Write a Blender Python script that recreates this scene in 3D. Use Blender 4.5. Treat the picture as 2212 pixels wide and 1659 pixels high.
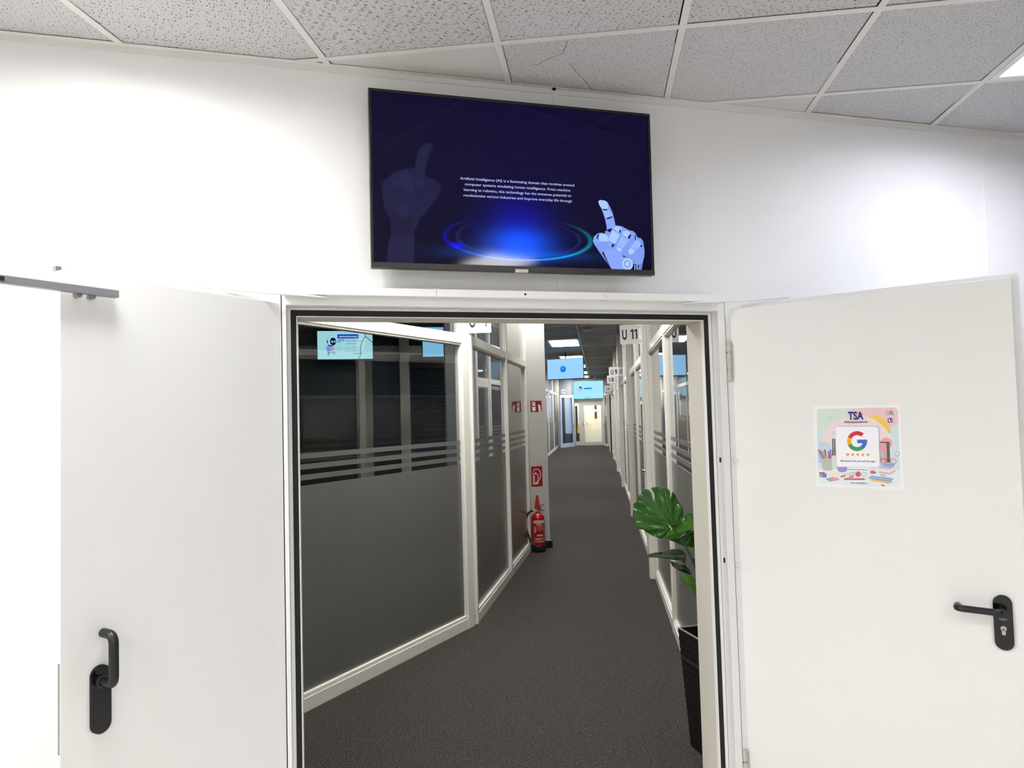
import bpy, math, random
from mathutils import Vector, Matrix
random.seed(7)
for o in list(bpy.data.objects): bpy.data.objects.remove(o)
SC = bpy.context.scene
COL = SC.collection

# ------------------------------------------------------------------ camera, world, exposure
cam_data = bpy.data.cameras.new('camera')
cam_data.sensor_width = 36.0
cam_data.lens = 1527.0/2212.0*36.0
cam_data.clip_start = 0.02
cam = bpy.data.objects.new('camera', cam_data); COL.objects.link(cam)
_r = Vector((0.96449748, -0.2626824, -0.02725009)); _u = Vector((0.01495788, -0.04868196, 0.99870232)); _f = Vector((0.26366812, 0.96365348, 0.04302446))
cam.matrix_world = Matrix(((_r.x, _u.x, -_f.x, 0.0), (_r.y, _u.y, -_f.y, -2.5954), (_r.z, _u.z, -_f.z, 1.6), (0, 0, 0, 1)))
SC.camera = cam
SC.view_settings.view_transform = 'Standard'; SC.view_settings.look = 'None'
SC.view_settings.gamma = 1.0; SC.view_settings.exposure = 0.0; SC.view_settings.use_curve_mapping = False
w = bpy.data.worlds.new('world'); SC.world = w; w.use_nodes = True
w.node_tree.nodes['Background'].inputs[0].default_value = (0.35, 0.45, 0.6, 1)
w.node_tree.nodes['Background'].inputs[1].default_value = 0.05
NEAR_LAMP = 37.0        # radiance of the ceiling panels in the near room
HALL_LAMP = 46.0        # radiance of the corridor louvre lights
TH = 0.3877             # the corridor runs 22 degrees off the door wall
HC = 2.879              # near ceiling height
HK = 3.27               # corridor ceiling height

# ------------------------------------------------------------------ materials
def srgb(h):
    if isinstance(h, str):
        v = [int(h[i:i+2], 16)/255 for i in (0, 2, 4)]
        return tuple(c/12.92 if c <= .04045 else ((c+.055)/1.055)**2.4 for c in v)+(1,)
    return tuple(h)+(1,)
MATS = {}
def mat(name, col, rough=.5, metal=0.0, emit=None, es=0.0, bump=0.0, bscale=200.0, var=0.03, spec=.5, coat=0.0):
    if name in MATS: return MATS[name]
    m = bpy.data.materials.new(name); m.use_nodes = True; nt = m.node_tree; N = nt.nodes; L = nt.links
    b = N['Principled BSDF']; c = srgb(col)
    b.inputs['Roughness'].default_value = rough; b.inputs['Metallic'].default_value = metal
    b.inputs['Specular IOR Level'].default_value = spec; b.inputs['Coat Weight'].default_value = coat
    tc = N.new('ShaderNodeTexCoord'); nz = N.new('ShaderNodeTexNoise'); nz.inputs['Scale'].default_value = 6.0
    L.new(tc.outputs['Object'], nz.inputs['Vector'])
    mx = N.new('ShaderNodeMix'); mx.data_type = 'RGBA'; L.new(nz.outputs['Fac'], mx.inputs['Factor'])
    mx.inputs['A'].default_value = tuple(x*(1-var) for x in c[:3])+(1,); mx.inputs['B'].default_value = tuple(min(1, x*(1+var)) for x in c[:3])+(1,)
    L.new(mx.outputs['Result'], b.inputs['Base Color'])
    if bump:
        n2 = N.new('ShaderNodeTexNoise'); n2.inputs['Scale'].default_value = bscale; L.new(tc.outputs['Object'], n2.inputs['Vector'])
        bp = N.new('ShaderNodeBump'); bp.inputs['Strength'].default_value = bump; bp.inputs['Distance'].default_value = .002
        L.new(n2.outputs['Fac'], bp.inputs['Height']); L.new(bp.outputs['Normal'], b.inputs['Normal'])
    if emit is not None:
        b.inputs['Emission Color'].default_value = srgb(emit); b.inputs['Emission Strength'].default_value = es
    MATS[name] = m; return m
def lampmat(name, col, s):
    m = mat(name, (.8, .8, .8), .4, emit=col, es=s); return m
def glassmat(name, tint, gloss=1.6):
    if name in MATS: return MATS[name]
    m = bpy.data.materials.new(name); m.use_nodes = True; nt = m.node_tree; N = nt.nodes; L = nt.links
    N.remove(N['Principled BSDF']); out = N['Material Output']
    tr = N.new('ShaderNodeBsdfTransparent'); tr.inputs[0].default_value = srgb(tint)
    gl = N.new('ShaderNodeBsdfGlossy'); gl.inputs['Roughness'].default_value = 0.0
    fr = N.new('ShaderNodeFresnel'); fr.inputs[0].default_value = 1.5
    mu = N.new('ShaderNodeMath'); mu.operation = 'MULTIPLY'; mu.use_clamp = True; mu.inputs[1].default_value = gloss
    ge = N.new('ShaderNodeNewGeometry'); iv = N.new('ShaderNodeMath'); iv.operation = 'SUBTRACT'; iv.inputs[0].default_value = 1.0; L.new(ge.outputs['Backfacing'], iv.inputs[1])
    m2 = N.new('ShaderNodeMath'); m2.operation = 'MULTIPLY'; L.new(mu.outputs[0], m2.inputs[0]); L.new(iv.outputs[0], m2.inputs[1])
    mx = N.new('ShaderNodeMixShader'); L.new(fr.outputs[0], mu.inputs[0]); L.new(m2.outputs[0], mx.inputs[0])
    L.new(tr.outputs[0], mx.inputs[1]); L.new(gl.outputs[0], mx.inputs[2]); L.new(mx.outputs[0], out.inputs[0])
    MATS[name] = m; return m
def carpetmat():
    m = bpy.data.materials.new('carpet'); m.use_nodes = True; nt = m.node_tree; N = nt.nodes; L = nt.links; b = N['Principled BSDF']
    b.inputs['Roughness'].default_value = .95; b.inputs['Specular IOR Level'].default_value = .15
    tc = N.new('ShaderNodeTexCoord'); n = N.new('ShaderNodeTexNoise'); n.inputs['Scale'].default_value = 210; n.inputs['Detail'].default_value = 3
    L.new(tc.outputs['Object'], n.inputs['Vector'])
    r = N.new('ShaderNodeValToRGB'); e = r.color_ramp.elements
    e[0].position = .38; e[0].color = srgb('211d1b'); e[1].position = .70; e[1].color = srgb('a49a92')
    x = e.new(.51); x.color = srgb('38322f'); x = e.new(.62); x.color = srgb('51493f')
    L.new(n.outputs['Fac'], r.inputs[0])
    v = N.new('ShaderNodeTexVoronoi'); v.inputs['Scale'].default_value = 420; L.new(tc.outputs['Object'], v.inputs['Vector'])
    mx = N.new('ShaderNodeMix'); mx.data_type = 'RGBA'; mx.blend_type = 'MULTIPLY'; mx.inputs['Factor'].default_value = .25
    L.new(r.outputs[0], mx.inputs['A']); L.new(v.outputs['Color'], mx.inputs['B']); L.new(mx.outputs['Result'], b.inputs['Base Color'])
    bp = N.new('ShaderNodeBump'); bp.inputs['Strength'].default_value = .6; bp.inputs['Distance'].default_value = .004
    L.new(n.outputs['Fac'], bp.inputs['Height']); L.new(bp.outputs['Normal'], b.inputs['Normal']); return m
def tilemat(name, kind, ang, seed, col='d3d2d4'):
    m = bpy.data.materials.new(name); m.use_nodes = True; nt = m.node_tree; N = nt.nodes; L = nt.links; b = N['Principled BSDF']
    b.inputs['Roughness'].default_value = .9; b.inputs['Specular IOR Level'].default_value = .2
    tc = N.new('ShaderNodeTexCoord'); mp = N.new('ShaderNodeMapping'); mp.inputs['Rotation'].default_value = (0, 0, ang)
    mp.inputs['Location'].default_value = (seed*3.1, seed*1.7, 0)
    mp2 = N.new('ShaderNodeMapping'); L.new(tc.outputs['Object'], mp.inputs['Vector']); L.new(mp.outputs[0], mp2.inputs['Vector'])
    # directional pits: stretched voronoi cells with a dark core, plus fine pin holes
    sx, sy, th, th2 = {'pits': (52, 125, .155, .12), 'fine': (70, 135, .135, .12), 'worm': (38, 170, .20, .15), 'smooth': (120, 120, .09, .07)}[kind]
    mp2.inputs['Scale'].default_value = (sx, sy, 1)
    def pits(src, sc, thr, dim):
        v = N.new('ShaderNodeTexVoronoi'); v.voronoi_dimensions = '2D'; v.inputs['Scale'].default_value = sc; L.new(src.outputs[0], v.inputs['Vector'])
        s = N.new('ShaderNodeSeparateColor'); L.new(v.outputs['Color'], s.inputs[0])
        a = N.new('ShaderNodeMath'); a.operation = 'MULTIPLY'; a.inputs[1].default_value = thr*1.5; L.new(s.outputs[0], a.inputs[0])
        c = N.new('ShaderNodeMath'); c.operation = 'LESS_THAN'; L.new(v.outputs['Distance'], c.inputs[0]); L.new(a.outputs[0], c.inputs[1])
        return c
    p1 = pits(mp2, 1.0, th, 0)
    mp3 = N.new('ShaderNodeMapping'); mp3.inputs['Scale'].default_value = (150, 210, 1); L.new(mp.outputs[0], mp3.inputs['Vector'])
    p2 = pits(mp3, 1.0, th2, 0)
    mxx = N.new('ShaderNodeMath'); mxx.operation = 'MAXIMUM'; L.new(p1.outputs[0], mxx.inputs[0]); L.new(p2.outputs[0], mxx.inputs[1])
    ns = N.new('ShaderNodeTexNoise'); ns.inputs['Scale'].default_value = 300; L.new(tc.outputs['Object'], ns.inputs['Vector'])
    c0 = srgb(col); base = N.new('ShaderNodeMix'); base.data_type = 'RGBA'; L.new(ns.outputs['Fac'], base.inputs['Factor'])
    base.inputs['A'].default_value = tuple(x*.88 for x in c0[:3])+(1,); base.inputs['B'].default_value = c0
    fm = N.new('ShaderNodeMath'); fm.operation = 'MULTIPLY'; fm.inputs[1].default_value = .85 if kind != 'smooth' else .3; L.new(mxx.outputs[0], fm.inputs[0])
    mx = N.new('ShaderNodeMix'); mx.data_type = 'RGBA'; L.new(fm.outputs[0], mx.inputs['Factor']); L.new(base.outputs['Result'], mx.inputs['A']); mx.inputs['B'].default_value = srgb('3b3836')
    L.new(mx.outputs['Result'], b.inputs['Base Color'])
    bp = N.new('ShaderNodeBump'); bp.inputs['Strength'].default_value = .25; bp.inputs['Distance'].default_value = .003; bp.invert = True
    L.new(mxx.outputs[0], bp.inputs['Height']); L.new(bp.outputs['Normal'], b.inputs['Normal']); MATS[name] = m; return m

WALL = mat('wall_paint', 'ebebeb', .55, bump=.08, bscale=90, var=.012)
LEAFP = mat('door_paint', 'e9e9e7', .38, bump=.03, bscale=60, var=.01)
FRAMEP = mat('frame_paint', 'ebebea', .35, var=.01)
ALU = mat('white_profile', 'd8d3c6', .35, var=.01)
BLACKR = mat('black_rubber', '08080a', .7)
BLACKP = mat('black_plastic', '0d0d10', .38)
BLACKG = mat('black_gloss', '08080a', .12)
CHROME = mat('chrome', 'b9b8b4', .22, 1.0)
STEEL = mat('brushed_steel', 'b4b2ad', .35, 1.0)
GREYM = mat('grey_anodised', '9a999d', .42, .6)
CARPET = carpetmat()
FLOORN = mat('light_floor', 'cfcbc4', .6)
FILM = mat('frost_film', '5b5a54', .3, spec=.6, var=.03)
GLASS = glassmat('clear_glass', (.87, .88, .87))
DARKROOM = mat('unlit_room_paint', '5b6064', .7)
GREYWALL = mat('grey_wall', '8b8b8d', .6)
COLUMN = mat('column_paint', 'b4afa6', .5, var=.01)
LAMELLA = mat('metal_lamella', 'a19e9c', .42, .1, var=.03)
LAMELLA2 = mat('beige_lamella', 'cfc6b2', .45)
RED = mat('red_lacquer', 'a00c0c', .25)
SIGNRED = mat('sign_red', '861019', .45)
SIGNWHITE = mat('sign_white', 'd9d6cf', .5)
INK = mat('black_ink', '0a0a0a', .6)
GRIDP = mat('ceiling_grid_paint', 'e4e1de', .5)

# ------------------------------------------------------------------ mesh helpers
class MB:
    def __init__(s): s.v = []; s.f = []; s.m = []; s.mats = []
    def mi(s, m):
        if m not in s.mats: s.mats.append(m)
        return s.mats.index(m)
    def add(s, vs, fs, m):
        k = len(s.v); s.v += [tuple(x) for x in vs]; i = s.mi(m)
        for f in fs: s.f.append([k+j for j in f]); s.m.append(i)
    def box(s, x0, x1, y0, y1, z0, z1, m, M=None):
        vs = [Vector((x, y, z)) for x in (x0, x1) for y in (y0, y1) for z in (z0, z1)]
        if M: vs = [M @ v for v in vs]
        s.add(vs, [(0, 1, 3, 2), (4, 6, 7, 5), (0, 4, 5, 1), (2, 3, 7, 6), (0, 2, 6, 4), (1, 5, 7, 3)], m)
    def prism(s, poly, d0, d1, m, axis='y'):
        # poly in (x,z); extruded along y
        n = len(poly); A = [(x, d0, z) for x, z in poly]; B = [(x, d1, z) for x, z in poly]
        if axis == 'z': A = [(x, y, d0) for x, y in poly]; B = [(x, y, d1) for x, y in poly]
        s.add(A+B, [list(range(n)), list(range(2*n-1, n-1, -1))]+[(i, (i+1) % n, n+(i+1) % n, n+i) for i in range(n)], m)
    def flat(s, poly, y, m): s.add([(x, y, z) for x, z in poly], [list(range(len(poly)))], m)
    def disc(s, cx, cz, r, y, m, rz=None, n=28):
        rz = rz or r; s.flat([(cx+r*math.cos(2*math.pi*i/n), cz+rz*math.sin(2*math.pi*i/n)) for i in range(n)], y, m)
    def ring(s, cx, cz, r, w_, y, m, rz=None, a0=0, a1=360, n=36):
        rz = rz or r; P = []
        for i in range(n+1):
            t = math.radians(a0+(a1-a0)*i/n); P.append((cx+r*math.cos(t), y, cz+rz*math.sin(t))); P.append((cx+(r-w_)*math.cos(t), y, cz+(rz-w_)*math.sin(t)))
        s.add(P, [(2*i, 2*i+2, 2*i+3, 2*i+1) for i in range(n)], m)
    def tube(s, pts, r, m, n=14, caps=True):
        pts = [Vector(p) for p in pts]; R = r if isinstance(r, (list, tuple)) else [r]*len(pts); rings = []
        up = None
        for i, p in enumerate(pts):
            d = (pts[min(i+1, len(pts)-1)]-pts[max(i-1, 0)]).normalized()
            if up is None:
                up = Vector((0, 0, 1)) if abs(d.z) < .9 else Vector((1, 0, 0))
            up = (up-d*up.dot(d)).normalized(); side = d.cross(up)
            rings.append([p+(side*math.cos(2*math.pi*k/n)+up*math.sin(2*math.pi*k/n))*R[i] for k in range(n)])
        vs = [v for q in rings for v in q]; fs = []
        for i in range(len(pts)-1):
            for k in range(n): fs.append((i*n+k, i*n+(k+1) % n, (i+1)*n+(k+1) % n, (i+1)*n+k))
        if caps: fs += [tuple(range(n-1, -1, -1)), tuple((len(pts)-1)*n+k for k in range(n))]
        s.add(vs, fs, m)
    def lathe(s, prof, m, c=(0, 0, 0), n=28):
        vs = []; fs = []
        for r, z in prof:
            for k in range(n): vs.append((c[0]+r*math.cos(2*math.pi*k/n), c[1]+r*math.sin(2*math.pi*k/n), c[2]+z))
        for i in range(len(prof)-1):
            for k in range(n): fs.append((i*n+k, i*n+(k+1) % n, (i+1)*n+(k+1) % n, (i+1)*n+k))
        fs += [tuple(range(n-1, -1, -1)), tuple((len(prof)-1)*n+k for k in range(n))]
        s.add(vs, fs, m)
    def text(s, txt, x0, x1, z0, zc, y, m, bold=0.0):
        """text whose first-line baseline is z0, capitals reach zc, stretched to fill x0..x1"""
        vs, fs, w_, cap = textmesh(txt, bold); sx = (x1-x0)/w_; sz = (zc-z0)/cap
        s.add([(x0+v[0]*sx, y, z0+v[1]*sz) for v in vs], fs, m)
    def obj(s, name, parent=None, smooth=False, bevel=0.0, M=None):
        me = bpy.data.meshes.new(name); me.from_pydata(s.v, [], s.f); me.polygons.foreach_set('material_index', s.m)
        for m in s.mats: me.materials.append(m)
        if smooth:
            me.polygons.foreach_set('use_smooth', [True]*len(me.polygons))
            try: me.set_sharp_from_angle(angle=math.radians(38))
            except Exception: pass
        me.update()
        o = bpy.data.objects.new(name, me); COL.objects.link(o)
        if parent: o.parent = parent
        if M: o.matrix_local = M
        if bevel:
            b = o.modifiers.new('bevel', 'BEVEL'); b.width = bevel; b.segments = 2; b.limit_method = 'ANGLE'; b.angle_limit = math.radians(50)
        return o
_tc = {}
def textmesh(txt, bold=0.0):
    key = (txt, bold)
    if key in _tc: return _tc[key]
    c = bpy.data.curves.new('t', 'FONT'); c.body = txt; c.size = 1.0; c.offset = bold; c.resolution_u = 3
    o = bpy.data.objects.new('t', c); COL.objects.link(o)
    dg = bpy.context.evaluated_depsgraph_get(); dg.update(); me = bpy.data.meshes.new_from_object(o.evaluated_get(dg))
    vs = [(v.co.x, v.co.y) for v in me.vertices]; fs = [list(p.vertices) for p in me.polygons]
    bpy.data.objects.remove(o); bpy.data.curves.remove(c); bpy.data.meshes.remove(me)
    xm = min(v[0] for v in vs); xM = max(v[0] for v in vs); vs = [(v[0]-xm, v[1]) for v in vs]
    cap = .729 if '\n' not in txt else .729
    _tc[key] = (vs, fs, xM-xm, cap); return _tc[key]
def empty(name, loc=(0, 0, 0), rz=0.0, parent=None):
    o = bpy.data.objects.new(name, None); COL.objects.link(o); o.location = loc; o.rotation_euler = (0, 0, rz); o.empty_display_size = .1
    if parent: o.parent = parent
    return o
def tag(o, label, cat, group=None, kind=None):
    o['label'] = label; o['category'] = cat
    if group: o['group'] = group
    if kind: o['kind'] = kind
    return o
def struct(o, label=None):
    o['kind'] = 'structure'
    if label: o['label'] = label
    return o
def copy_tree(o, parent=None):
    c = o.copy(); COL.objects.link(c); c.parent = parent
    for ch in list(o.children): copy_tree(ch, c)
    return c
def cw(u, v, z=0.0):
    """corridor coordinates (across, along) to world"""
    c, s_ = math.cos(TH), math.sin(TH); return Vector((u*c+v*s_, -u*s_+v*c, z))
def arcpts(pts, r=.02, n=5):
    """polyline with rounded corners"""
    P = [Vector(p) for p in pts]; out = [P[0]]
    for i in range(1, len(P)-1):
        a = (P[i-1]-P[i]); b = (P[i+1]-P[i]); ra = min(r, a.length*.49, b.length*.49); a = P[i]+a.normalized()*ra; b = P[i]+b.normalized()*ra
        for k in range(n+1):
            t = k/n; out.append(a*(1-t)**2+P[i]*2*t*(1-t)+b*t*t)
    out.append(P[-1]); return out

# ------------------------------------------------------------------ outlines (metres, in the plane of the thing they belong to)
TVART=[["dim",[[-0.3398,0.1392],[-0.3268,0.1402],[-0.3195,0.1309],[-0.3208,0.1176],[-0.3324,0.1069],[-0.3395,0.0802],[-0.3467,0.0502],[-0.3494,0.0271],[-0.3427,0.0112],[-0.3233,0.0091],[-0.3072,0.0003],[-0.2945,-0.0154],[-0.2931,-0.0284],[-0.3051,-0.0521],[-0.3187,-0.0757],[-0.3387,-0.0996],[-0.3586,-0.1234],[-0.3782,-0.1406],[-0.3802,-0.1569],[-0.3919,-0.18],[-0.3956,-0.206],[-0.3926,-0.2124],[-0.3976,-0.3018],[-0.4932,-0.3019],[-0.4845,-0.2256],[-0.4747,-0.2028],[-0.4767,-0.1452],[-0.492,-0.1235],[-0.5007,-0.0887],[-0.5077,-0.0474],[-0.5024,-0.0149],[-0.4768,0.0092],[-0.4607,0.0264],[-0.4224,0.0386],[-0.3871,0.0442],[-0.3833,0.0706],[-0.3729,0.1072],[-0.3595,0.1279]]],["dim2",[[-0.4419,0.0179],[-0.4225,0.0321],[-0.4005,0.014],[-0.3916,-0.0179],[-0.389,-0.0438],[-0.402,-0.0542],[-0.4207,-0.0326],[-0.4394,-0.0143]]],["dim2",[[-0.4539,-0.1055],[-0.4154,-0.0874],[-0.4164,-0.1359],[-0.4385,-0.1305]]],["dim2",[[-0.3814,0.0087],[-0.3558,0.0038],[-0.3499,-0.0219],[-0.3727,-0.0363],[-0.3883,-0.0112]]],["dim2",[[-0.4739,-0.0035],[-0.4517,0.0043],[-0.4428,-0.0275],[-0.4649,-0.0288]]],["dimdark",[[-0.4729,-0.1129],[-0.4541,-0.1184],[-0.4292,-0.1365],[-0.391,-0.1379],[-0.3971,-0.1996],[-0.4684,-0.2026]]],["mid",[[0.3188,-0.0415],[0.3213,-0.0359],[0.3295,-0.0333],[0.348,-0.0356],[0.3571,-0.0416],[0.3658,-0.0565],[0.3767,-0.08],[0.3828,-0.1038],[0.3877,-0.1298],[0.3982,-0.1298],[0.4146,-0.1319],[0.4284,-0.139],[0.447,-0.147],[0.4611,-0.1486],[0.4726,-0.1591],[0.4792,-0.1731],[0.4934,-0.1759],[0.5025,-0.1866],[0.5054,-0.2041],[0.5077,-0.2261],[0.5054,-0.2482],[0.498,-0.2727],[0.4798,-0.282],[0.4575,-0.2761],[0.4559,-0.2871],[0.4412,-0.3024],[0.3686,-0.3027],[0.3398,-0.2667],[0.3156,-0.2328],[0.3003,-0.2117],[0.2921,-0.1947],[0.2969,-0.1772],[0.3134,-0.1635],[0.3297,-0.1607],[0.3434,-0.1645],[0.3439,-0.1514],[0.3507,-0.1554],[0.3502,-0.1359],[0.3453,-0.1099],[0.3381,-0.0841],[0.3307,-0.0648],[0.3219,-0.0522]]],["mid2",[[0.4822,-0.2809],[0.4992,-0.2727],[0.4921,-0.3015],[0.4767,-0.3019]]],["lt",[[0.3188,-0.0415],[0.3213,-0.0359],[0.3295,-0.0333],[0.348,-0.0356],[0.3571,-0.0416],[0.3591,-0.0634],[0.3467,-0.0706],[0.3318,-0.067],[0.3219,-0.0522]]],["lt2",[[0.3328,-0.0713],[0.3597,-0.0666],[0.3763,-0.091],[0.3642,-0.1025],[0.3456,-0.1034]]],["lt3",[[0.3465,-0.1099],[0.3759,-0.1008],[0.3865,-0.1299],[0.3768,-0.1412],[0.3522,-0.1456]]],["lt",[[0.3133,-0.1657],[0.3434,-0.1645],[0.3569,-0.177],[0.3529,-0.1924],[0.3284,-0.1955],[0.3182,-0.1915]]],["lt3",[[0.2928,-0.1947],[0.298,-0.1772],[0.3087,-0.1681],[0.3104,-0.1853],[0.3215,-0.1958],[0.3119,-0.2059],[0.2982,-0.2053]]],["lt",[[0.3779,-0.1412],[0.3911,-0.1319],[0.412,-0.1375],[0.4164,-0.1461],[0.4065,-0.1596],[0.3995,-0.1578]]],["lt",[[0.3742,-0.1479],[0.4051,-0.1663],[0.3839,-0.2021],[0.3541,-0.1891]]],["lt3",[[0.3529,-0.1924],[0.3827,-0.2043],[0.3753,-0.2159],[0.3602,-0.2139],[0.3513,-0.2033]]],["lt",[[0.4185,-0.1515],[0.4375,-0.1485],[0.4513,-0.1578],[0.4458,-0.18],[0.4145,-0.1648]]],["lt2",[[0.412,-0.1693],[0.4421,-0.1845],[0.4161,-0.2184],[0.3907,-0.2084]]],["lt",[[0.3894,-0.2117],[0.4125,-0.2207],[0.4061,-0.234],[0.3901,-0.2259]]],["lt2",[[0.4741,-0.1822],[0.4882,-0.1871],[0.4923,-0.2046],[0.4702,-0.223],[0.4482,-0.2106]]],["lt",[[0.448,-0.2139],[0.4677,-0.2253],[0.4578,-0.2377],[0.4434,-0.2437],[0.4381,-0.2285]]],["lt3",[[0.346,-0.2209],[0.3876,-0.2281],[0.4174,-0.2468],[0.4177,-0.3013],[0.371,-0.3022],[0.3372,-0.2429]]],["dk",[[0.3522,-0.1467],[0.3744,-0.1413],[0.3645,-0.1592],[0.3531,-0.1532]]],["dk",[[0.3329,-0.068],[0.3561,-0.0679],[0.3536,-0.0735],[0.3397,-0.0731]]],["dk",[[0.3479,-0.1033],[0.3761,-0.0943],[0.3736,-0.0998],[0.357,-0.1072]]],["dk",[[0.327,-0.2368],[0.334,-0.2343],[0.3576,-0.2878],[0.3552,-0.2879]]],["dk",[[0.4128,-0.2447],[0.4336,-0.2528],[0.4149,-0.2512]]],["dk",[[0.4046,-0.1466],[0.4118,-0.1441],[0.4065,-0.1596],[0.4008,-0.1555]]],["dk",[[0.4377,-0.1737],[0.4489,-0.1601],[0.4522,-0.1665],[0.4421,-0.1823]]],["dk",[[0.3722,-0.2025],[0.3827,-0.2043],[0.3741,-0.216],[0.3672,-0.2136]]],["dk",[[0.4899,-0.2047],[0.4972,-0.2],[0.4981,-0.2088],[0.492,-0.2112]]],["dk",[[0.4678,-0.1615],[0.4723,-0.1657],[0.4717,-0.1834],[0.4681,-0.1835]]],["dk",[[0.3133,-0.1679],[0.3191,-0.1655],[0.3114,-0.1896],[0.3071,-0.179]]]]
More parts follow.
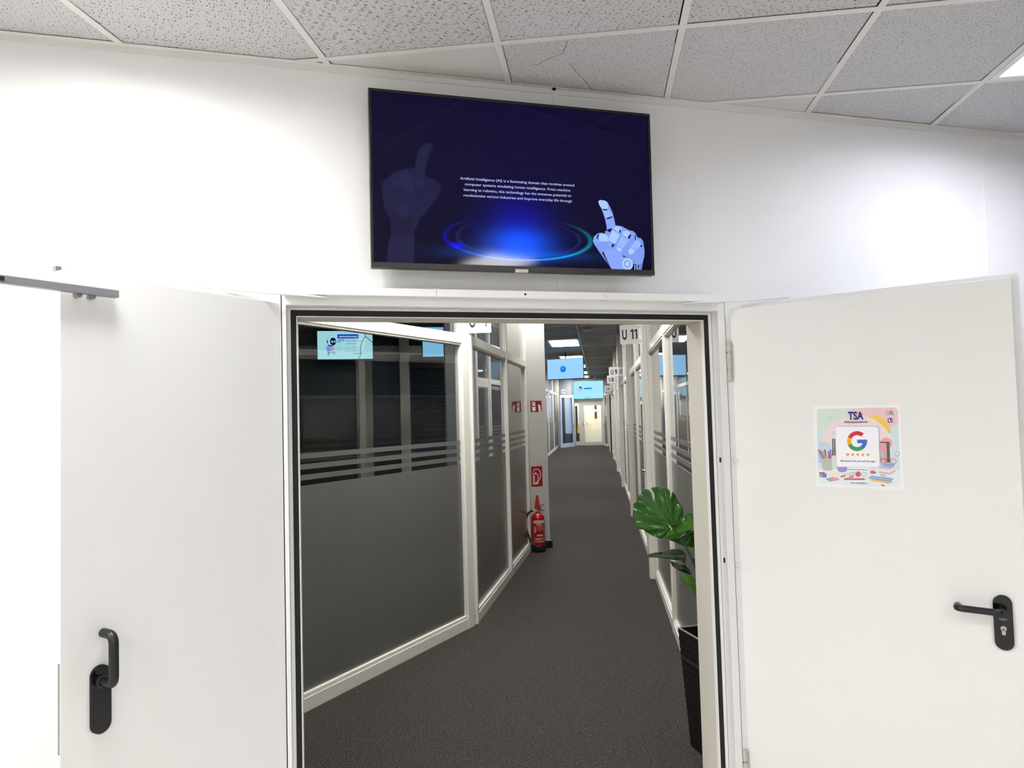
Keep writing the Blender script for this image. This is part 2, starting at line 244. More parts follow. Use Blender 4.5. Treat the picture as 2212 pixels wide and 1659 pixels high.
POSTER=[["P_bgt",[[0.3275,1.5835],[0.3345,1.5886],[0.4729,1.5879],[0.596,1.588],[0.6066,1.5787],[0.6033,1.3099],[0.5989,1.2991],[0.5017,1.297],[0.3299,1.3031],[0.3214,1.3134]]],["P_green",[[0.3275,1.5835],[0.3345,1.5886],[0.4516,1.5883],[0.4289,1.5577],[0.3621,1.5308],[0.3268,1.4885]]],["P_pink2",[[0.4516,1.5883],[0.596,1.588],[0.6066,1.5787],[0.6062,1.5275],[0.5521,1.5057],[0.4923,1.5519],[0.4418,1.5598]]],["P_blush",[[0.3392,1.4649],[0.3469,1.4885],[0.3659,1.5166],[0.3934,1.5421],[0.4289,1.5577],[0.4633,1.5628],[0.4968,1.5587],[0.5294,1.5467],[0.553,1.526],[0.5721,1.501],[0.5827,1.4696],[0.5835,1.4428],[0.5669,1.3868],[0.3383,1.394]]],["P_yellow",[[0.506,1.5562],[0.5238,1.5599],[0.5442,1.5577],[0.5639,1.5438],[0.5752,1.5257],[0.5793,1.5054],[0.5756,1.4898],[0.5644,1.5101],[0.545,1.5306],[0.5253,1.5467]]],["P_pink",[[0.5443,1.4674],[0.5548,1.4764],[0.569,1.4775],[0.5807,1.4696],[0.5831,1.4562],[0.5775,1.4428],[0.5492,1.4426]]],["P_desk",[[0.3238,1.3583],[0.3984,1.3579],[0.5045,1.3594],[0.6056,1.3609],[0.6037,1.31],[0.5989,1.2991],[0.5017,1.297],[0.3299,1.3031],[0.3214,1.3134]]],["P_sky",[[0.3256,1.4506],[0.3368,1.4613],[0.3503,1.4637],[0.3656,1.459],[0.376,1.4438],[0.3797,1.4275],[0.3252,1.4269]]],["P_blue",[[0.3252,1.4269],[0.3797,1.4275],[0.3793,1.4181],[0.3378,1.3822],[0.3255,1.382]]],["P_dkgreen",[[0.54,1.4629],[0.5744,1.4625],[0.573,1.3869],[0.5629,1.3867],[0.5641,1.4584],[0.5398,1.4583]]],["P_rose",[[0.5396,1.4556],[0.563,1.455],[0.5629,1.3856],[0.5365,1.3862]]],["P_teal",[[0.5395,1.429],[0.5485,1.4269],[0.555,1.4134],[0.5548,1.3865],[0.5467,1.3864],[0.5456,1.4066],[0.5391,1.42]]],["P_lav",[[0.5359,1.3726],[0.5866,1.3782],[0.5863,1.3715],[0.5719,1.3623],[0.5357,1.3681]]],["P_bookb",[[0.5383,1.3794],[0.5668,1.3845],[0.5867,1.3805],[0.5844,1.3737],[0.5662,1.3711]]],["P_cream",[[0.5335,1.3636],[0.5698,1.36],[0.5861,1.3671],[0.5856,1.356],[0.5692,1.3466],[0.533,1.3534]]],["P_lav",[[0.5341,1.3534],[0.5693,1.3499],[0.5888,1.3605],[0.5885,1.3538],[0.569,1.3432],[0.5328,1.3489]]],["P_pot",[[0.3381,1.3976],[0.374,1.3982],[0.3744,1.3572],[0.3654,1.3523],[0.3432,1.3522],[0.3389,1.3563]]],["P_pot2",[[0.3789,1.4099],[0.3931,1.4089],[0.3915,1.3577],[0.3789,1.3597]]],["P_bowl",[[0.3912,1.367],[0.428,1.3678],[0.4253,1.3539],[0.4175,1.3479],[0.4023,1.3468],[0.3939,1.3531]]],["P_laptop",[[0.4269,1.3667],[0.4987,1.3672],[0.5047,1.3628],[0.4972,1.3586],[0.4276,1.3586]]],["P_dark",[[0.4277,1.3598],[0.4973,1.3599],[0.4972,1.3581],[0.4276,1.3579]]],["P_red",[[0.3262,1.3454],[0.3463,1.346],[0.347,1.3378],[0.3269,1.3372]]],["P_lgreen",[[0.3265,1.3371],[0.3381,1.3375],[0.3381,1.3269],[0.3265,1.3265]]],["P_blue2",[[0.3382,1.3387],[0.3527,1.3403],[0.3525,1.3262],[0.338,1.3245]]],["P_cream",[[0.3606,1.344],[0.3762,1.348],[0.4022,1.344],[0.3844,1.3347]]],["P_rose",[[0.3463,1.3201],[0.3754,1.3293],[0.398,1.323],[0.3945,1.3171],[0.3657,1.3098]]],["P_lgreen",[[0.3484,1.319],[0.3664,1.3243],[0.3747,1.3152],[0.3635,1.3102]]],["P_brown",[[0.4017,1.3324],[0.417,1.3375],[0.4211,1.333],[0.4036,1.3274]]],["P_brown",[[0.4296,1.3298],[0.4468,1.335],[0.4488,1.3304],[0.4337,1.3265]]],["P_red",[[0.411,1.3223],[0.4186,1.3253],[0.4844,1.327],[0.4884,1.3242],[0.482,1.3208],[0.4183,1.3186]]],["P_bookb",[[0.5035,1.3356],[0.5097,1.3376],[0.5765,1.3312],[0.5822,1.3258],[0.5741,1.3233],[0.5095,1.3324]]],["P_bookb",[[0.496,1.3308],[0.5033,1.3322],[0.5741,1.3222],[0.5788,1.3157],[0.5697,1.3149],[0.5031,1.3265]]],["P_yellow",[[0.5029,1.3231],[0.5092,1.3249],[0.5637,1.3151],[0.5725,1.3088],[0.5634,1.3084],[0.5068,1.3187]]],["P_red",[[0.5053,1.3538],[0.5147,1.3568],[0.5258,1.351],[0.5245,1.3464],[0.5121,1.3438],[0.5051,1.3481]]],["P_red",[[0.5391,1.3064],[0.5472,1.3056],[0.5529,1.2991],[0.5409,1.3008]]],["P_rose",[[0.5367,1.3434],[0.5529,1.3427],[0.5588,1.3396],[0.5546,1.3367],[0.5385,1.3385]]],["P_brown",[[0.3246,1.4329],[0.3286,1.4329],[0.343,1.3976],[0.3385,1.3976]]],["P_red",[[0.3312,1.4301],[0.3352,1.4301],[0.3485,1.3977],[0.3441,1.3977]]],["P_lgreen",[[0.34,1.4273],[0.344,1.4274],[0.3541,1.3978],[0.3497,1.3978]]],["P_dkgreen",[[0.3481,1.433],[0.3521,1.4331],[0.3585,1.3979],[0.3541,1.3978]]],["P_cream",[[0.3557,1.4303],[0.3597,1.4303],[0.3596,1.3979],[0.3552,1.3978]]],["P_red",[[0.3623,1.4275],[0.3662,1.4276],[0.3641,1.398],[0.3596,1.3979]]],["P_blue2",[[0.3702,1.4332],[0.3742,1.4333],[0.3674,1.398],[0.363,1.398]]],["P_red",[[0.3805,1.4305],[0.3844,1.4306],[0.3707,1.3981],[0.3663,1.398]]],["P_dark",[[0.3786,1.4743],[0.3826,1.4743],[0.3817,1.41],[0.3774,1.4099]]],["P_dark",[[0.3852,1.4743],[0.3892,1.4743],[0.3883,1.41],[0.3839,1.41]]],["P_shadow",[[0.5323,1.5206],[0.5362,1.5196],[0.5395,1.5172],[0.5417,1.5135],[0.5424,1.5091],[0.5408,1.384],[0.5399,1.3797],[0.5377,1.376],[0.5343,1.3734],[0.5304,1.3725],[0.405,1.3696],[0.4009,1.3704],[0.3974,1.3729],[0.3951,1.3766],[0.3943,1.381],[0.3957,1.5105],[0.3966,1.5149],[0.399,1.5187],[0.4026,1.5212],[0.4067,1.522]]],["P_white",[[0.5312,1.519],[0.5347,1.5182],[0.5377,1.5159],[0.5397,1.5126],[0.5403,1.5087],[0.5386,1.381],[0.5379,1.3771],[0.5358,1.3738],[0.5328,1.3715],[0.5293,1.3707],[0.401,1.3677],[0.3973,1.3684],[0.3942,1.3706],[0.3921,1.3739],[0.3914,1.3779],[0.3928,1.51],[0.3936,1.514],[0.3958,1.5174],[0.399,1.5197],[0.4028,1.5204]]],["G_red",[[0.4901,1.4927],[0.4866,1.4958],[0.4828,1.4984],[0.4786,1.5004],[0.4742,1.5017],[0.4697,1.5024],[0.465,1.5024],[0.4604,1.5017],[0.4559,1.5003],[0.4515,1.4983],[0.4474,1.4957],[0.4436,1.4926],[0.4402,1.4889],[0.4373,1.4848],[0.4349,1.4803],[0.4475,1.4741],[0.449,1.4768],[0.4507,1.4792],[0.4527,1.4814],[0.4549,1.4833],[0.4574,1.4848],[0.4599,1.486],[0.4626,1.4868],[0.4654,1.4872],[0.4681,1.4873],[0.4709,1.4869],[0.4735,1.4861],[0.476,1.4849],[0.4783,1.4834],[0.4803,1.4815]]],["G_yellow",[[0.4349,1.4803],[0.434,1.4782],[0.4332,1.476],[0.4326,1.4738],[0.4321,1.4715],[0.4316,1.4692],[0.4314,1.467],[0.4312,1.4646],[0.4312,1.4623],[0.4313,1.4601],[0.4316,1.4578],[0.4319,1.4555],[0.4324,1.4533],[0.4331,1.4512],[0.4338,1.449],[0.4469,1.4555],[0.4464,1.4568],[0.4461,1.4581],[0.4458,1.4594],[0.4455,1.4607],[0.4454,1.4621],[0.4453,1.4634],[0.4453,1.4648],[0.4454,1.4662],[0.4456,1.4675],[0.4458,1.4689],[0.4462,1.4702],[0.4465,1.4715],[0.447,1.4728],[0.4475,1.4741]]],["G_green",[[0.4338,1.449],[0.4358,1.4448],[0.4382,1.4409],[0.4411,1.4374],[0.4445,1.4344],[0.4481,1.4319],[0.4521,1.4299],[0.4563,1.4286],[0.4606,1.4278],[0.465,1.4276],[0.4694,1.4281],[0.4738,1.4291],[0.478,1.4308],[0.482,1.433],[0.4857,1.4357],[0.4777,1.4475],[0.4755,1.4459],[0.4731,1.4446],[0.4706,1.4436],[0.468,1.443],[0.4654,1.4428],[0.4628,1.4429],[0.4602,1.4433],[0.4577,1.4442],[0.4554,1.4453],[0.4532,1.4468],[0.4512,1.4486],[0.4495,1.4507],[0.448,1.453],[0.4469,1.4555]]],["G_blue",[[0.4857,1.4357],[0.4875,1.4372],[0.4891,1.4389],[0.4907,1.4406],[0.4921,1.4425],[0.4935,1.4444],[0.4947,1.4464],[0.4958,1.4485],[0.4968,1.4506],[0.4977,1.4528],[0.4984,1.4551],[0.499,1.4574],[0.4995,1.4597],[0.4999,1.4621],[0.5001,1.4644],[0.4863,1.4647],[0.4862,1.4633],[0.486,1.4619],[0.4857,1.4605],[0.4853,1.4591],[0.4849,1.4577],[0.4844,1.4564],[0.4838,1.4551],[0.4831,1.4539],[0.4824,1.4527],[0.4816,1.4516],[0.4807,1.4505],[0.4798,1.4494],[0.4788,1.4484],[0.4777,1.4475]]],["G_blue",[[0.4666,1.4708],[0.5004,1.4708],[0.4997,1.4571],[0.466,1.457]]],["P_star",[[0.4311,1.4224],[0.4326,1.4172],[0.4378,1.4171],[0.4335,1.4136],[0.4347,1.4083],[0.4306,1.4113],[0.4262,1.4081],[0.4278,1.4135],[0.4239,1.4169],[0.4291,1.4172]]],["P_star",[[0.4488,1.4223],[0.4503,1.4171],[0.4554,1.4169],[0.4512,1.4135],[0.4524,1.4082],[0.4483,1.4112],[0.4439,1.408],[0.4456,1.4134],[0.4417,1.4168],[0.4468,1.417]]],["P_star",[[0.4664,1.4221],[0.4679,1.4169],[0.4729,1.4168],[0.4688,1.4134],[0.4699,1.4081],[0.4659,1.4111],[0.4615,1.408],[0.4632,1.4133],[0.4593,1.4166],[0.4644,1.4169]]],["P_star",[[0.4838,1.422],[0.4853,1.4168],[0.4903,1.4167],[0.4862,1.4133],[0.4873,1.408],[0.4833,1.411],[0.479,1.4079],[0.4806,1.4132],[0.4768,1.4165],[0.4818,1.4168]]],["P_star",[[0.5011,1.4218],[0.5026,1.4167],[0.5076,1.4166],[0.5035,1.4131],[0.5046,1.4079],[0.5006,1.4109],[0.4963,1.4078],[0.4979,1.4131],[0.4941,1.4164],[0.4991,1.4166]]],["P_red",[[0.4731,1.3419],[0.4727,1.3394],[0.4717,1.337],[0.4702,1.3349],[0.4682,1.3333],[0.466,1.3322],[0.4636,1.3318],[0.4613,1.3321],[0.4591,1.333],[0.4573,1.3345],[0.456,1.3365],[0.4552,1.3389],[0.455,1.3414],[0.4554,1.344],[0.4564,1.3464],[0.4579,1.3485],[0.4599,1.3501],[0.4621,1.3511],[0.4645,1.3515],[0.4668,1.3513],[0.469,1.3503],[0.4708,1.3488],[0.4721,1.3468],[0.4729,1.3445]]],["P_bookb",[[0.4921,1.3416],[0.4917,1.3394],[0.4909,1.3372],[0.4895,1.3354],[0.4878,1.334],[0.4859,1.3331],[0.4838,1.3327],[0.4818,1.3329],[0.4799,1.3337],[0.4783,1.3351],[0.4771,1.3368],[0.4764,1.3389],[0.4762,1.3411],[0.4766,1.3434],[0.4775,1.3455],[0.4788,1.3473],[0.4805,1.3488],[0.4825,1.3497],[0.4846,1.35],[0.4866,1.3498],[0.4885,1.349],[0.4901,1.3477],[0.4912,1.3459],[0.4919,1.3438],[0.4921,1.3416],[0.4907,1.3416],[0.4905,1.3434],[0.4899,1.3451],[0.489,1.3465],[0.4877,1.3476],[0.4862,1.3482],[0.4845,1.3484],[0.4828,1.3481],[0.4812,1.3474],[0.4798,1.3462],[0.4787,1.3447],[0.478,1.343],[0.4777,1.3412],[0.4778,1.3393],[0.4784,1.3377],[0.4794,1.3362],[0.4807,1.3351],[0.4822,1.3345],[0.4839,1.3343],[0.4856,1.3346],[0.4871,1.3353],[0.4885,1.3365],[0.4896,1.338],[0.4904,1.3397],[0.4907,1.3416]]],["P_shadow",[[0.3794,1.5528],[0.3792,1.5514],[0.3786,1.55],[0.3777,1.5489],[0.3766,1.548],[0.3753,1.5475],[0.3739,1.5473],[0.3725,1.5475],[0.3713,1.5481],[0.3702,1.549],[0.3694,1.5502],[0.369,1.5516],[0.3688,1.553],[0.3691,1.5545],[0.3697,1.5559],[0.3706,1.557],[0.3717,1.5579],[0.373,1.5584],[0.3744,1.5586],[0.3758,1.5584],[0.377,1.5578],[0.3781,1.5569],[0.3789,1.5557],[0.3793,1.5543],[0.3794,1.5528],[0.3786,1.5529],[0.3785,1.5541],[0.3781,1.5552],[0.3774,1.5562],[0.3765,1.557],[0.3755,1.5575],[0.3744,1.5576],[0.3732,1.5575],[0.3721,1.5571],[0.3712,1.5563],[0.3704,1.5554],[0.3699,1.5542],[0.3697,1.553],[0.3698,1.5518],[0.3702,1.5507],[0.3709,1.5497],[0.3718,1.5489],[0.3728,1.5484],[0.3739,1.5482],[0.3751,1.5484],[0.3762,1.5488],[0.3771,1.5496],[0.3779,1.5505],[0.3784,1.5516],[0.3786,1.5529]]],["P_shadow",[[0.6059,1.4197],[0.6055,1.4174],[0.6047,1.4152],[0.6033,1.4134],[0.6016,1.4119],[0.5997,1.411],[0.5976,1.4107],[0.5955,1.411],[0.5937,1.4118],[0.5921,1.4132],[0.5909,1.415],[0.5902,1.4172],[0.59,1.4195],[0.5904,1.4218],[0.5913,1.424],[0.5927,1.4258],[0.5944,1.4272],[0.5963,1.4282],[0.5984,1.4285],[0.6004,1.4282],[0.6023,1.4273],[0.6039,1.4259],[0.6051,1.4241],[0.6057,1.422],[0.6059,1.4197],[0.6047,1.4197],[0.6046,1.4216],[0.604,1.4234],[0.603,1.425],[0.6017,1.4262],[0.6001,1.4269],[0.5983,1.4271],[0.5966,1.4269],[0.5949,1.4261],[0.5935,1.4249],[0.5923,1.4233],[0.5916,1.4215],[0.5912,1.4195],[0.5914,1.4175],[0.592,1.4157],[0.593,1.4142],[0.5943,1.413],[0.5959,1.4123],[0.5976,1.412],[0.5994,1.4123],[0.6011,1.4131],[0.6025,1.4143],[0.6037,1.4159],[0.6044,1.4177],[0.6047,1.4197]]],["P_shadow",[[0.3901,1.4953],[0.3899,1.494],[0.3893,1.4927],[0.3885,1.4917],[0.3875,1.4909],[0.3863,1.4904],[0.385,1.4902],[0.3838,1.4904],[0.3827,1.4909],[0.3817,1.4917],[0.381,1.4928],[0.3805,1.494],[0.3804,1.4954],[0.3807,1.4967],[0.3812,1.4979],[0.382,1.499],[0.3831,1.4998],[0.3842,1.5003],[0.3855,1.5005],[0.3867,1.5003],[0.3879,1.4998],[0.3888,1.499],[0.3896,1.4979],[0.39,1.4966],[0.3901,1.4953],[0.3894,1.4953],[0.3893,1.4965],[0.389,1.4975],[0.3884,1.4985],[0.3875,1.4992],[0.3865,1.4996],[0.3855,1.4998],[0.3844,1.4996],[0.3834,1.4992],[0.3825,1.4985],[0.3818,1.4976],[0.3813,1.4965],[0.3811,1.4954],[0.3812,1.4942],[0.3816,1.4931],[0.3822,1.4922],[0.383,1.4915],[0.384,1.491],[0.3851,1.4909],[0.3862,1.491],[0.3872,1.4915],[0.3881,1.4922],[0.3888,1.4931],[0.3892,1.4942],[0.3894,1.4953]]],["G_red",[[0.5599,1.3922],[0.5595,1.3898],[0.5586,1.3875],[0.5572,1.3855],[0.5553,1.384],[0.5532,1.383],[0.551,1.3826],[0.5488,1.3829],[0.5468,1.3838],[0.5451,1.3853],[0.5438,1.3872],[0.5431,1.3895],[0.5429,1.3919],[0.5433,1.3944],[0.5443,1.3967],[0.5457,1.3986],[0.5475,1.4002],[0.5496,1.4011],[0.5519,1.4015],[0.5541,1.4012],[0.5561,1.4003],[0.5578,1.3988],[0.559,1.3969],[0.5598,1.3947],[0.5599,1.3922],[0.5585,1.3922],[0.5584,1.3942],[0.5578,1.3961],[0.5567,1.3977],[0.5553,1.3989],[0.5536,1.3997],[0.5518,1.3999],[0.5499,1.3996],[0.5482,1.3988],[0.5467,1.3975],[0.5455,1.3959],[0.5447,1.394],[0.5443,1.3919],[0.5445,1.3899],[0.5451,1.388],[0.5462,1.3864],[0.5476,1.3852],[0.5493,1.3844],[0.5511,1.3842],[0.5529,1.3845],[0.5547,1.3853],[0.5562,1.3866],[0.5574,1.3882],[0.5582,1.3902],[0.5585,1.3922]]],["G_red",[[0.5938,1.3917],[0.5933,1.389],[0.5922,1.3864],[0.5906,1.3841],[0.5886,1.3824],[0.5862,1.3813],[0.5837,1.3808],[0.5812,1.3812],[0.579,1.3822],[0.5771,1.3838],[0.5756,1.386],[0.5748,1.3886],[0.5746,1.3914],[0.575,1.3942],[0.5761,1.3968],[0.5777,1.399],[0.5798,1.4007],[0.5822,1.4018],[0.5847,1.4023],[0.5871,1.4019],[0.5894,1.4009],[0.5913,1.3992],[0.5927,1.397],[0.5936,1.3945],[0.5938,1.3917],[0.5924,1.3917],[0.5922,1.3941],[0.5915,1.3962],[0.5903,1.3981],[0.5886,1.3995],[0.5867,1.4004],[0.5846,1.4007],[0.5825,1.4003],[0.5805,1.3994],[0.5787,1.3979],[0.5773,1.396],[0.5764,1.3938],[0.576,1.3914],[0.5762,1.389],[0.5769,1.3868],[0.5781,1.385],[0.5797,1.3835],[0.5817,1.3827],[0.5838,1.3824],[0.5859,1.3828],[0.5879,1.3837],[0.5897,1.3852],[0.5911,1.3871],[0.592,1.3893],[0.5924,1.3917]]],["G_red",[[0.5433,1.4009],[0.5756,1.4014],[0.5756,1.3997],[0.5432,1.3991]]],["P_shadow",[[0.5801,1.5682],[0.5798,1.5662],[0.579,1.5643],[0.5778,1.5627],[0.5763,1.5615],[0.5746,1.5607],[0.5727,1.5605],[0.5709,1.5608],[0.5693,1.5616],[0.5679,1.5629],[0.5668,1.5646],[0.5662,1.5665],[0.566,1.5685],[0.5664,1.5706],[0.5672,1.5724],[0.5684,1.574],[0.5699,1.5753],[0.5716,1.576],[0.5734,1.5762],[0.5753,1.5759],[0.5769,1.5751],[0.5783,1.5738],[0.5794,1.5721],[0.58,1.5702],[0.5801,1.5682],[0.5791,1.5682],[0.579,1.57],[0.5785,1.5716],[0.5776,1.573],[0.5764,1.5741],[0.575,1.5748],[0.5734,1.5751],[0.5718,1.5749],[0.5703,1.5743],[0.569,1.5732],[0.568,1.5719],[0.5673,1.5702],[0.567,1.5685],[0.5672,1.5667],[0.5677,1.5651],[0.5686,1.5637],[0.5698,1.5626],[0.5712,1.5619],[0.5728,1.5616],[0.5744,1.5618],[0.5759,1.5625],[0.5771,1.5635],[0.5782,1.5649],[0.5788,1.5665],[0.5791,1.5682]]],["P_lav",[[0.5777,1.5683],[0.5776,1.5672],[0.5771,1.5662],[0.5765,1.5654],[0.5758,1.5648],[0.5749,1.5644],[0.5739,1.5643],[0.573,1.5645],[0.5721,1.5649],[0.5714,1.5655],[0.5709,1.5664],[0.5706,1.5674],[0.5705,1.5684],[0.5706,1.5695],[0.5711,1.5704],[0.5717,1.5713],[0.5724,1.5719],[0.5733,1.5723],[0.5743,1.5724],[0.5752,1.5722],[0.5761,1.5718],[0.5768,1.5711],[0.5773,1.5703],[0.5776,1.5693]]],["P_navy",[[0.5859,1.549],[0.5869,1.5488],[0.5878,1.5481],[0.5884,1.547],[0.5885,1.5458],[0.5881,1.5358],[0.5878,1.5346],[0.5872,1.5336],[0.5862,1.5329],[0.5852,1.5327],[0.5747,1.5328],[0.5737,1.5331],[0.5728,1.5338],[0.5722,1.5348],[0.572,1.536],[0.5725,1.5461],[0.5728,1.5473],[0.5734,1.5483],[0.5744,1.549],[0.5755,1.5492]]],["P_white",[[0.5752,1.547],[0.5772,1.5469],[0.5833,1.535],[0.5816,1.5341],[0.5779,1.5402],[0.5776,1.5346],[0.5753,1.5358]]],["P_white",[[0.5853,1.5349],[0.5846,1.5468],[0.5866,1.5468],[0.5865,1.5356]]],["P_dark",[[0.415,1.3398],[0.456,1.3502],[0.4559,1.3492],[0.4149,1.3388]]],["P_dark",[[0.4255,1.3359],[0.4536,1.3437],[0.4535,1.3427],[0.4255,1.335]]],["P_dark",[[0.4362,1.3353],[0.4534,1.3386],[0.4533,1.3377],[0.4362,1.3344]]],["P_shadow",[[0.5815,1.576],[0.5875,1.577],[0.5911,1.5679],[0.5943,1.5623],[0.5907,1.559],[0.5869,1.5618],[0.5818,1.5614]]]]
LEAVES=[["A",[[1.5712,0.4678,0.9937],[1.5407,0.476,0.9965],[1.5103,0.4838,1.0073],[1.4877,0.4893,1.0237],[1.4726,0.4928,1.038],[1.4498,0.4988,1.0426],[1.4347,0.5023,1.0568],[1.4319,0.5023,1.0735],[1.4694,0.4919,1.0776],[1.4305,0.5023,1.0818],[1.4295,0.5022,1.0906],[1.4221,0.5035,1.1066],[1.4236,0.5022,1.1263],[1.426,0.5012,1.1357],[1.4701,0.4896,1.1234],[1.4254,0.5009,1.1452],[1.4229,0.5009,1.1599],[1.4403,0.4955,1.1744],[1.4783,0.4857,1.1611],[1.445,0.494,1.179],[1.4483,0.4923,1.1967],[1.4553,0.4899,1.2076],[1.4806,0.4838,1.1899],[1.4611,0.488,1.2149],[1.4831,0.4813,1.2313],[1.4964,0.4778,1.2262],[1.5076,0.4755,1.2109],[1.5159,0.4747,1.177],[1.5236,0.4725,1.1788],[1.5216,0.472,1.2026],[1.5173,0.4726,1.2165],[1.506,0.475,1.2315],[1.5138,0.4726,1.2384],[1.5443,0.4641,1.2407],[1.5499,0.4629,1.2326],[1.5652,0.4587,1.2337],[1.5824,0.4541,1.2305],[1.5917,0.452,1.2203],[1.5934,0.4523,1.2037],[1.5938,0.4534,1.1768],[1.6003,0.4504,1.2035],[1.6035,0.449,1.2161],[1.6171,0.4459,1.203],[1.6254,0.4448,1.1759],[1.6422,0.4413,1.1517],[1.6496,0.4402,1.1318],[1.6523,0.4405,1.108],[1.6489,0.4425,1.0844],[1.6352,0.4472,1.063],[1.6101,0.4548,1.0459],[1.595,0.4586,1.0543],[1.58,0.4619,1.0705],[1.5872,0.461,1.0466],[1.6061,0.4564,1.0342],[1.5907,0.4611,1.0228],[1.5866,0.4629,1.0071]],[1.58,0.4619,1.0705],[1.4599,0.4885,1.2102]],["B",[[1.5581,0.45,1.0072],[1.5737,0.4445,1.0343],[1.6005,0.4363,1.0532],[1.6312,0.4271,1.072],[1.6467,0.4218,1.0951],[1.6564,0.4184,1.1125],[1.6868,0.41,1.1144],[1.719,0.4014,1.1088],[1.7376,0.3974,1.0847],[1.7142,0.4055,1.046],[1.6762,0.4164,1.0353],[1.6495,0.4241,1.0263],[1.6302,0.4302,1.0091],[1.5997,0.4391,0.9963],[1.5768,0.4457,0.989]],[1.6762,0.4162,1.0393],[1.5619,0.449,1.0071]],["C",[[1.6243,0.5372,0.9727],[1.6476,0.5312,0.9631],[1.6864,0.5215,0.9426],[1.7254,0.5113,0.9326],[1.7488,0.505,0.9307],[1.7725,0.4975,0.9523],[1.7655,0.4971,1.0051],[1.7266,0.5074,1.0143],[1.6951,0.5168,0.997],[1.6714,0.5238,0.9835]],[1.7384,0.504,1.018],[1.6477,0.5312,0.9639]],["D",[[1.4487,0.4208,0.9373],[1.4842,0.4107,0.946],[1.5214,0.4005,0.9468],[1.5589,0.3897,0.9585],[1.5924,0.3805,0.9591],[1.6128,0.3753,0.95],[1.621,0.3741,0.9267],[1.6156,0.3772,0.8902],[1.5916,0.3831,0.9063],[1.547,0.395,0.9126],[1.495,0.4088,0.9217],[1.4578,0.4189,0.9236]],[1.618,0.3749,0.9268],[1.4505,0.4204,0.9353]],["E",[[1.566,0.4317,0.903],[1.5772,0.429,0.896],[1.6109,0.4205,0.8802],[1.6372,0.4134,0.8763],[1.6594,0.4086,0.8476],[1.6659,0.4077,0.8298],[1.6329,0.4162,0.8398],[1.5992,0.4248,0.8552],[1.5776,0.4298,0.8753]],[1.6631,0.408,0.8397],[1.5734,0.43,0.8969]],["F",[[1.5962,0.3847,0.8417],[1.6242,0.3769,0.8444],[1.6575,0.3686,0.8261],[1.6796,0.3633,0.8093],[1.6864,0.3632,0.7705],[1.669,0.37,0.7247],[1.6526,0.3735,0.7464],[1.6382,0.3758,0.7835],[1.616,0.3815,0.791],[1.6015,0.3843,0.8173]],[1.6636,0.3708,0.7403],[1.5981,0.3842,0.8405]],["G",[[1.713,0.5321,1.0075],[1.7289,0.5274,1.0152],[1.7525,0.521,1.0145],[1.7916,0.5109,1.0012],[1.7952,0.5108,0.9807],[1.7599,0.5203,0.9858],[1.7285,0.5286,0.9907],[1.709,0.5337,0.9974]],[1.7757,0.5156,0.9935],[1.713,0.5323,1.0034]]]

# ------------------------------------------------------------------ near room shell
XL, XR, YB = -5.3, 5.6, -7.0
m = MB(); m.box(XL, XR, YB, .18, -.06, 0, FLOORN); struct(m.obj('floor'), 'pale floor of the near room')
m = MB(); m.box(XL-.1, -.125, 0, .18, 0, 3.5, WALL); m.box(1.640, XR+.1, 0, .18, 0, 3.5, WALL); m.box(-.125, 1.640, 0, .18, 2.045, 3.5, WALL)
wf = struct(m.obj('wall_front'), 'white wall around the double door')
m = MB(); m.box(.906, .930, -.004, -.0002, 2.07, HC-.02, FRAMEP); m.obj('joint_strip', wf)
m = MB(); m.box(3.055, 3.10, -.004, -.0002, 0, HC-.02, FRAMEP); m.obj('joint_strip', wf)
m = MB(); m.box(XL-.1, XL, YB-.1, 0, 0, 3.5, WALL); struct(m.obj('wall_left'))
m = MB(); m.box(XR, XR+.1, YB-.1, 0, 0, 3.5, WALL); struct(m.obj('wall_right'))
m = MB(); m.box(XL, XR, YB-.1, YB, 0, 3.5, WALL); struct(m.obj('wall_rear'))
m = MB(); m.box(XL, XR, -.024, -.0005, HC, HC+.0015, GRIDP); m.box(XL, XR, -.004, -.0005, HC-.02, HC, GRIDP)
struct(m.obj('trim_1'), 'thin white angle trim where the wall meets the ceiling')

CRACK1 = [(.8449, -.3533), (.8567, -.2701), (.8388, -.2524), (.8084, -.2074), (.7966, -.1774), (.7646, -.162)]
CRACK2 = [(.9025, -.2098), (.9672, -.1368), (1.0205, -.0825), (1.0729, -.0176)]
# ceiling: mineral tiles in a tee grid turned 22 degrees
OX, OY, T = -1.1225, .4204, .625
ca, sa = math.cos(TH), math.sin(TH)
def gp(j, k): return (OX+j*T*ca+k*T*sa, OY-j*T*sa+k*T*ca)
def clip(poly):
    for (nx, ny, d) in ((0, 1, -.012), (0, -1, -YB), (-1, 0, -XL), (1, 0, XR)):
        out = []
        for i in range(len(poly)):
            p, q = poly[i], poly[(i+1) % len(poly)]; fp = nx*p[0]+ny*p[1]-d; fq = nx*q[0]+ny*q[1]-d
            if fp <= 0: out.append(p)
            if (fp <= 0) != (fq <= 0):
                t = fp/(fp-fq); out.append((p[0]+(q[0]-p[0])*t, p[1]+(q[1]-p[1])*t))
        poly = out
        if not poly: return []
    return poly
ceil = struct(empty('ceiling', (0, 0, 0)), 'suspended ceiling of speckled mineral tiles')
TM = {'pits': lambda a, s: tilemat('tile_pits_%d' % s, 'pits', a, s), 'fine': lambda a, s: tilemat('tile_fine_%d' % s, 'fine', a, s),
      'worm': lambda a, s: tilemat('tile_worm_%d' % s, 'worm', a, s), 'smooth': lambda a, s: tilemat('tile_smooth_%d' % s, 'smooth', a, s, 'dddcda')}
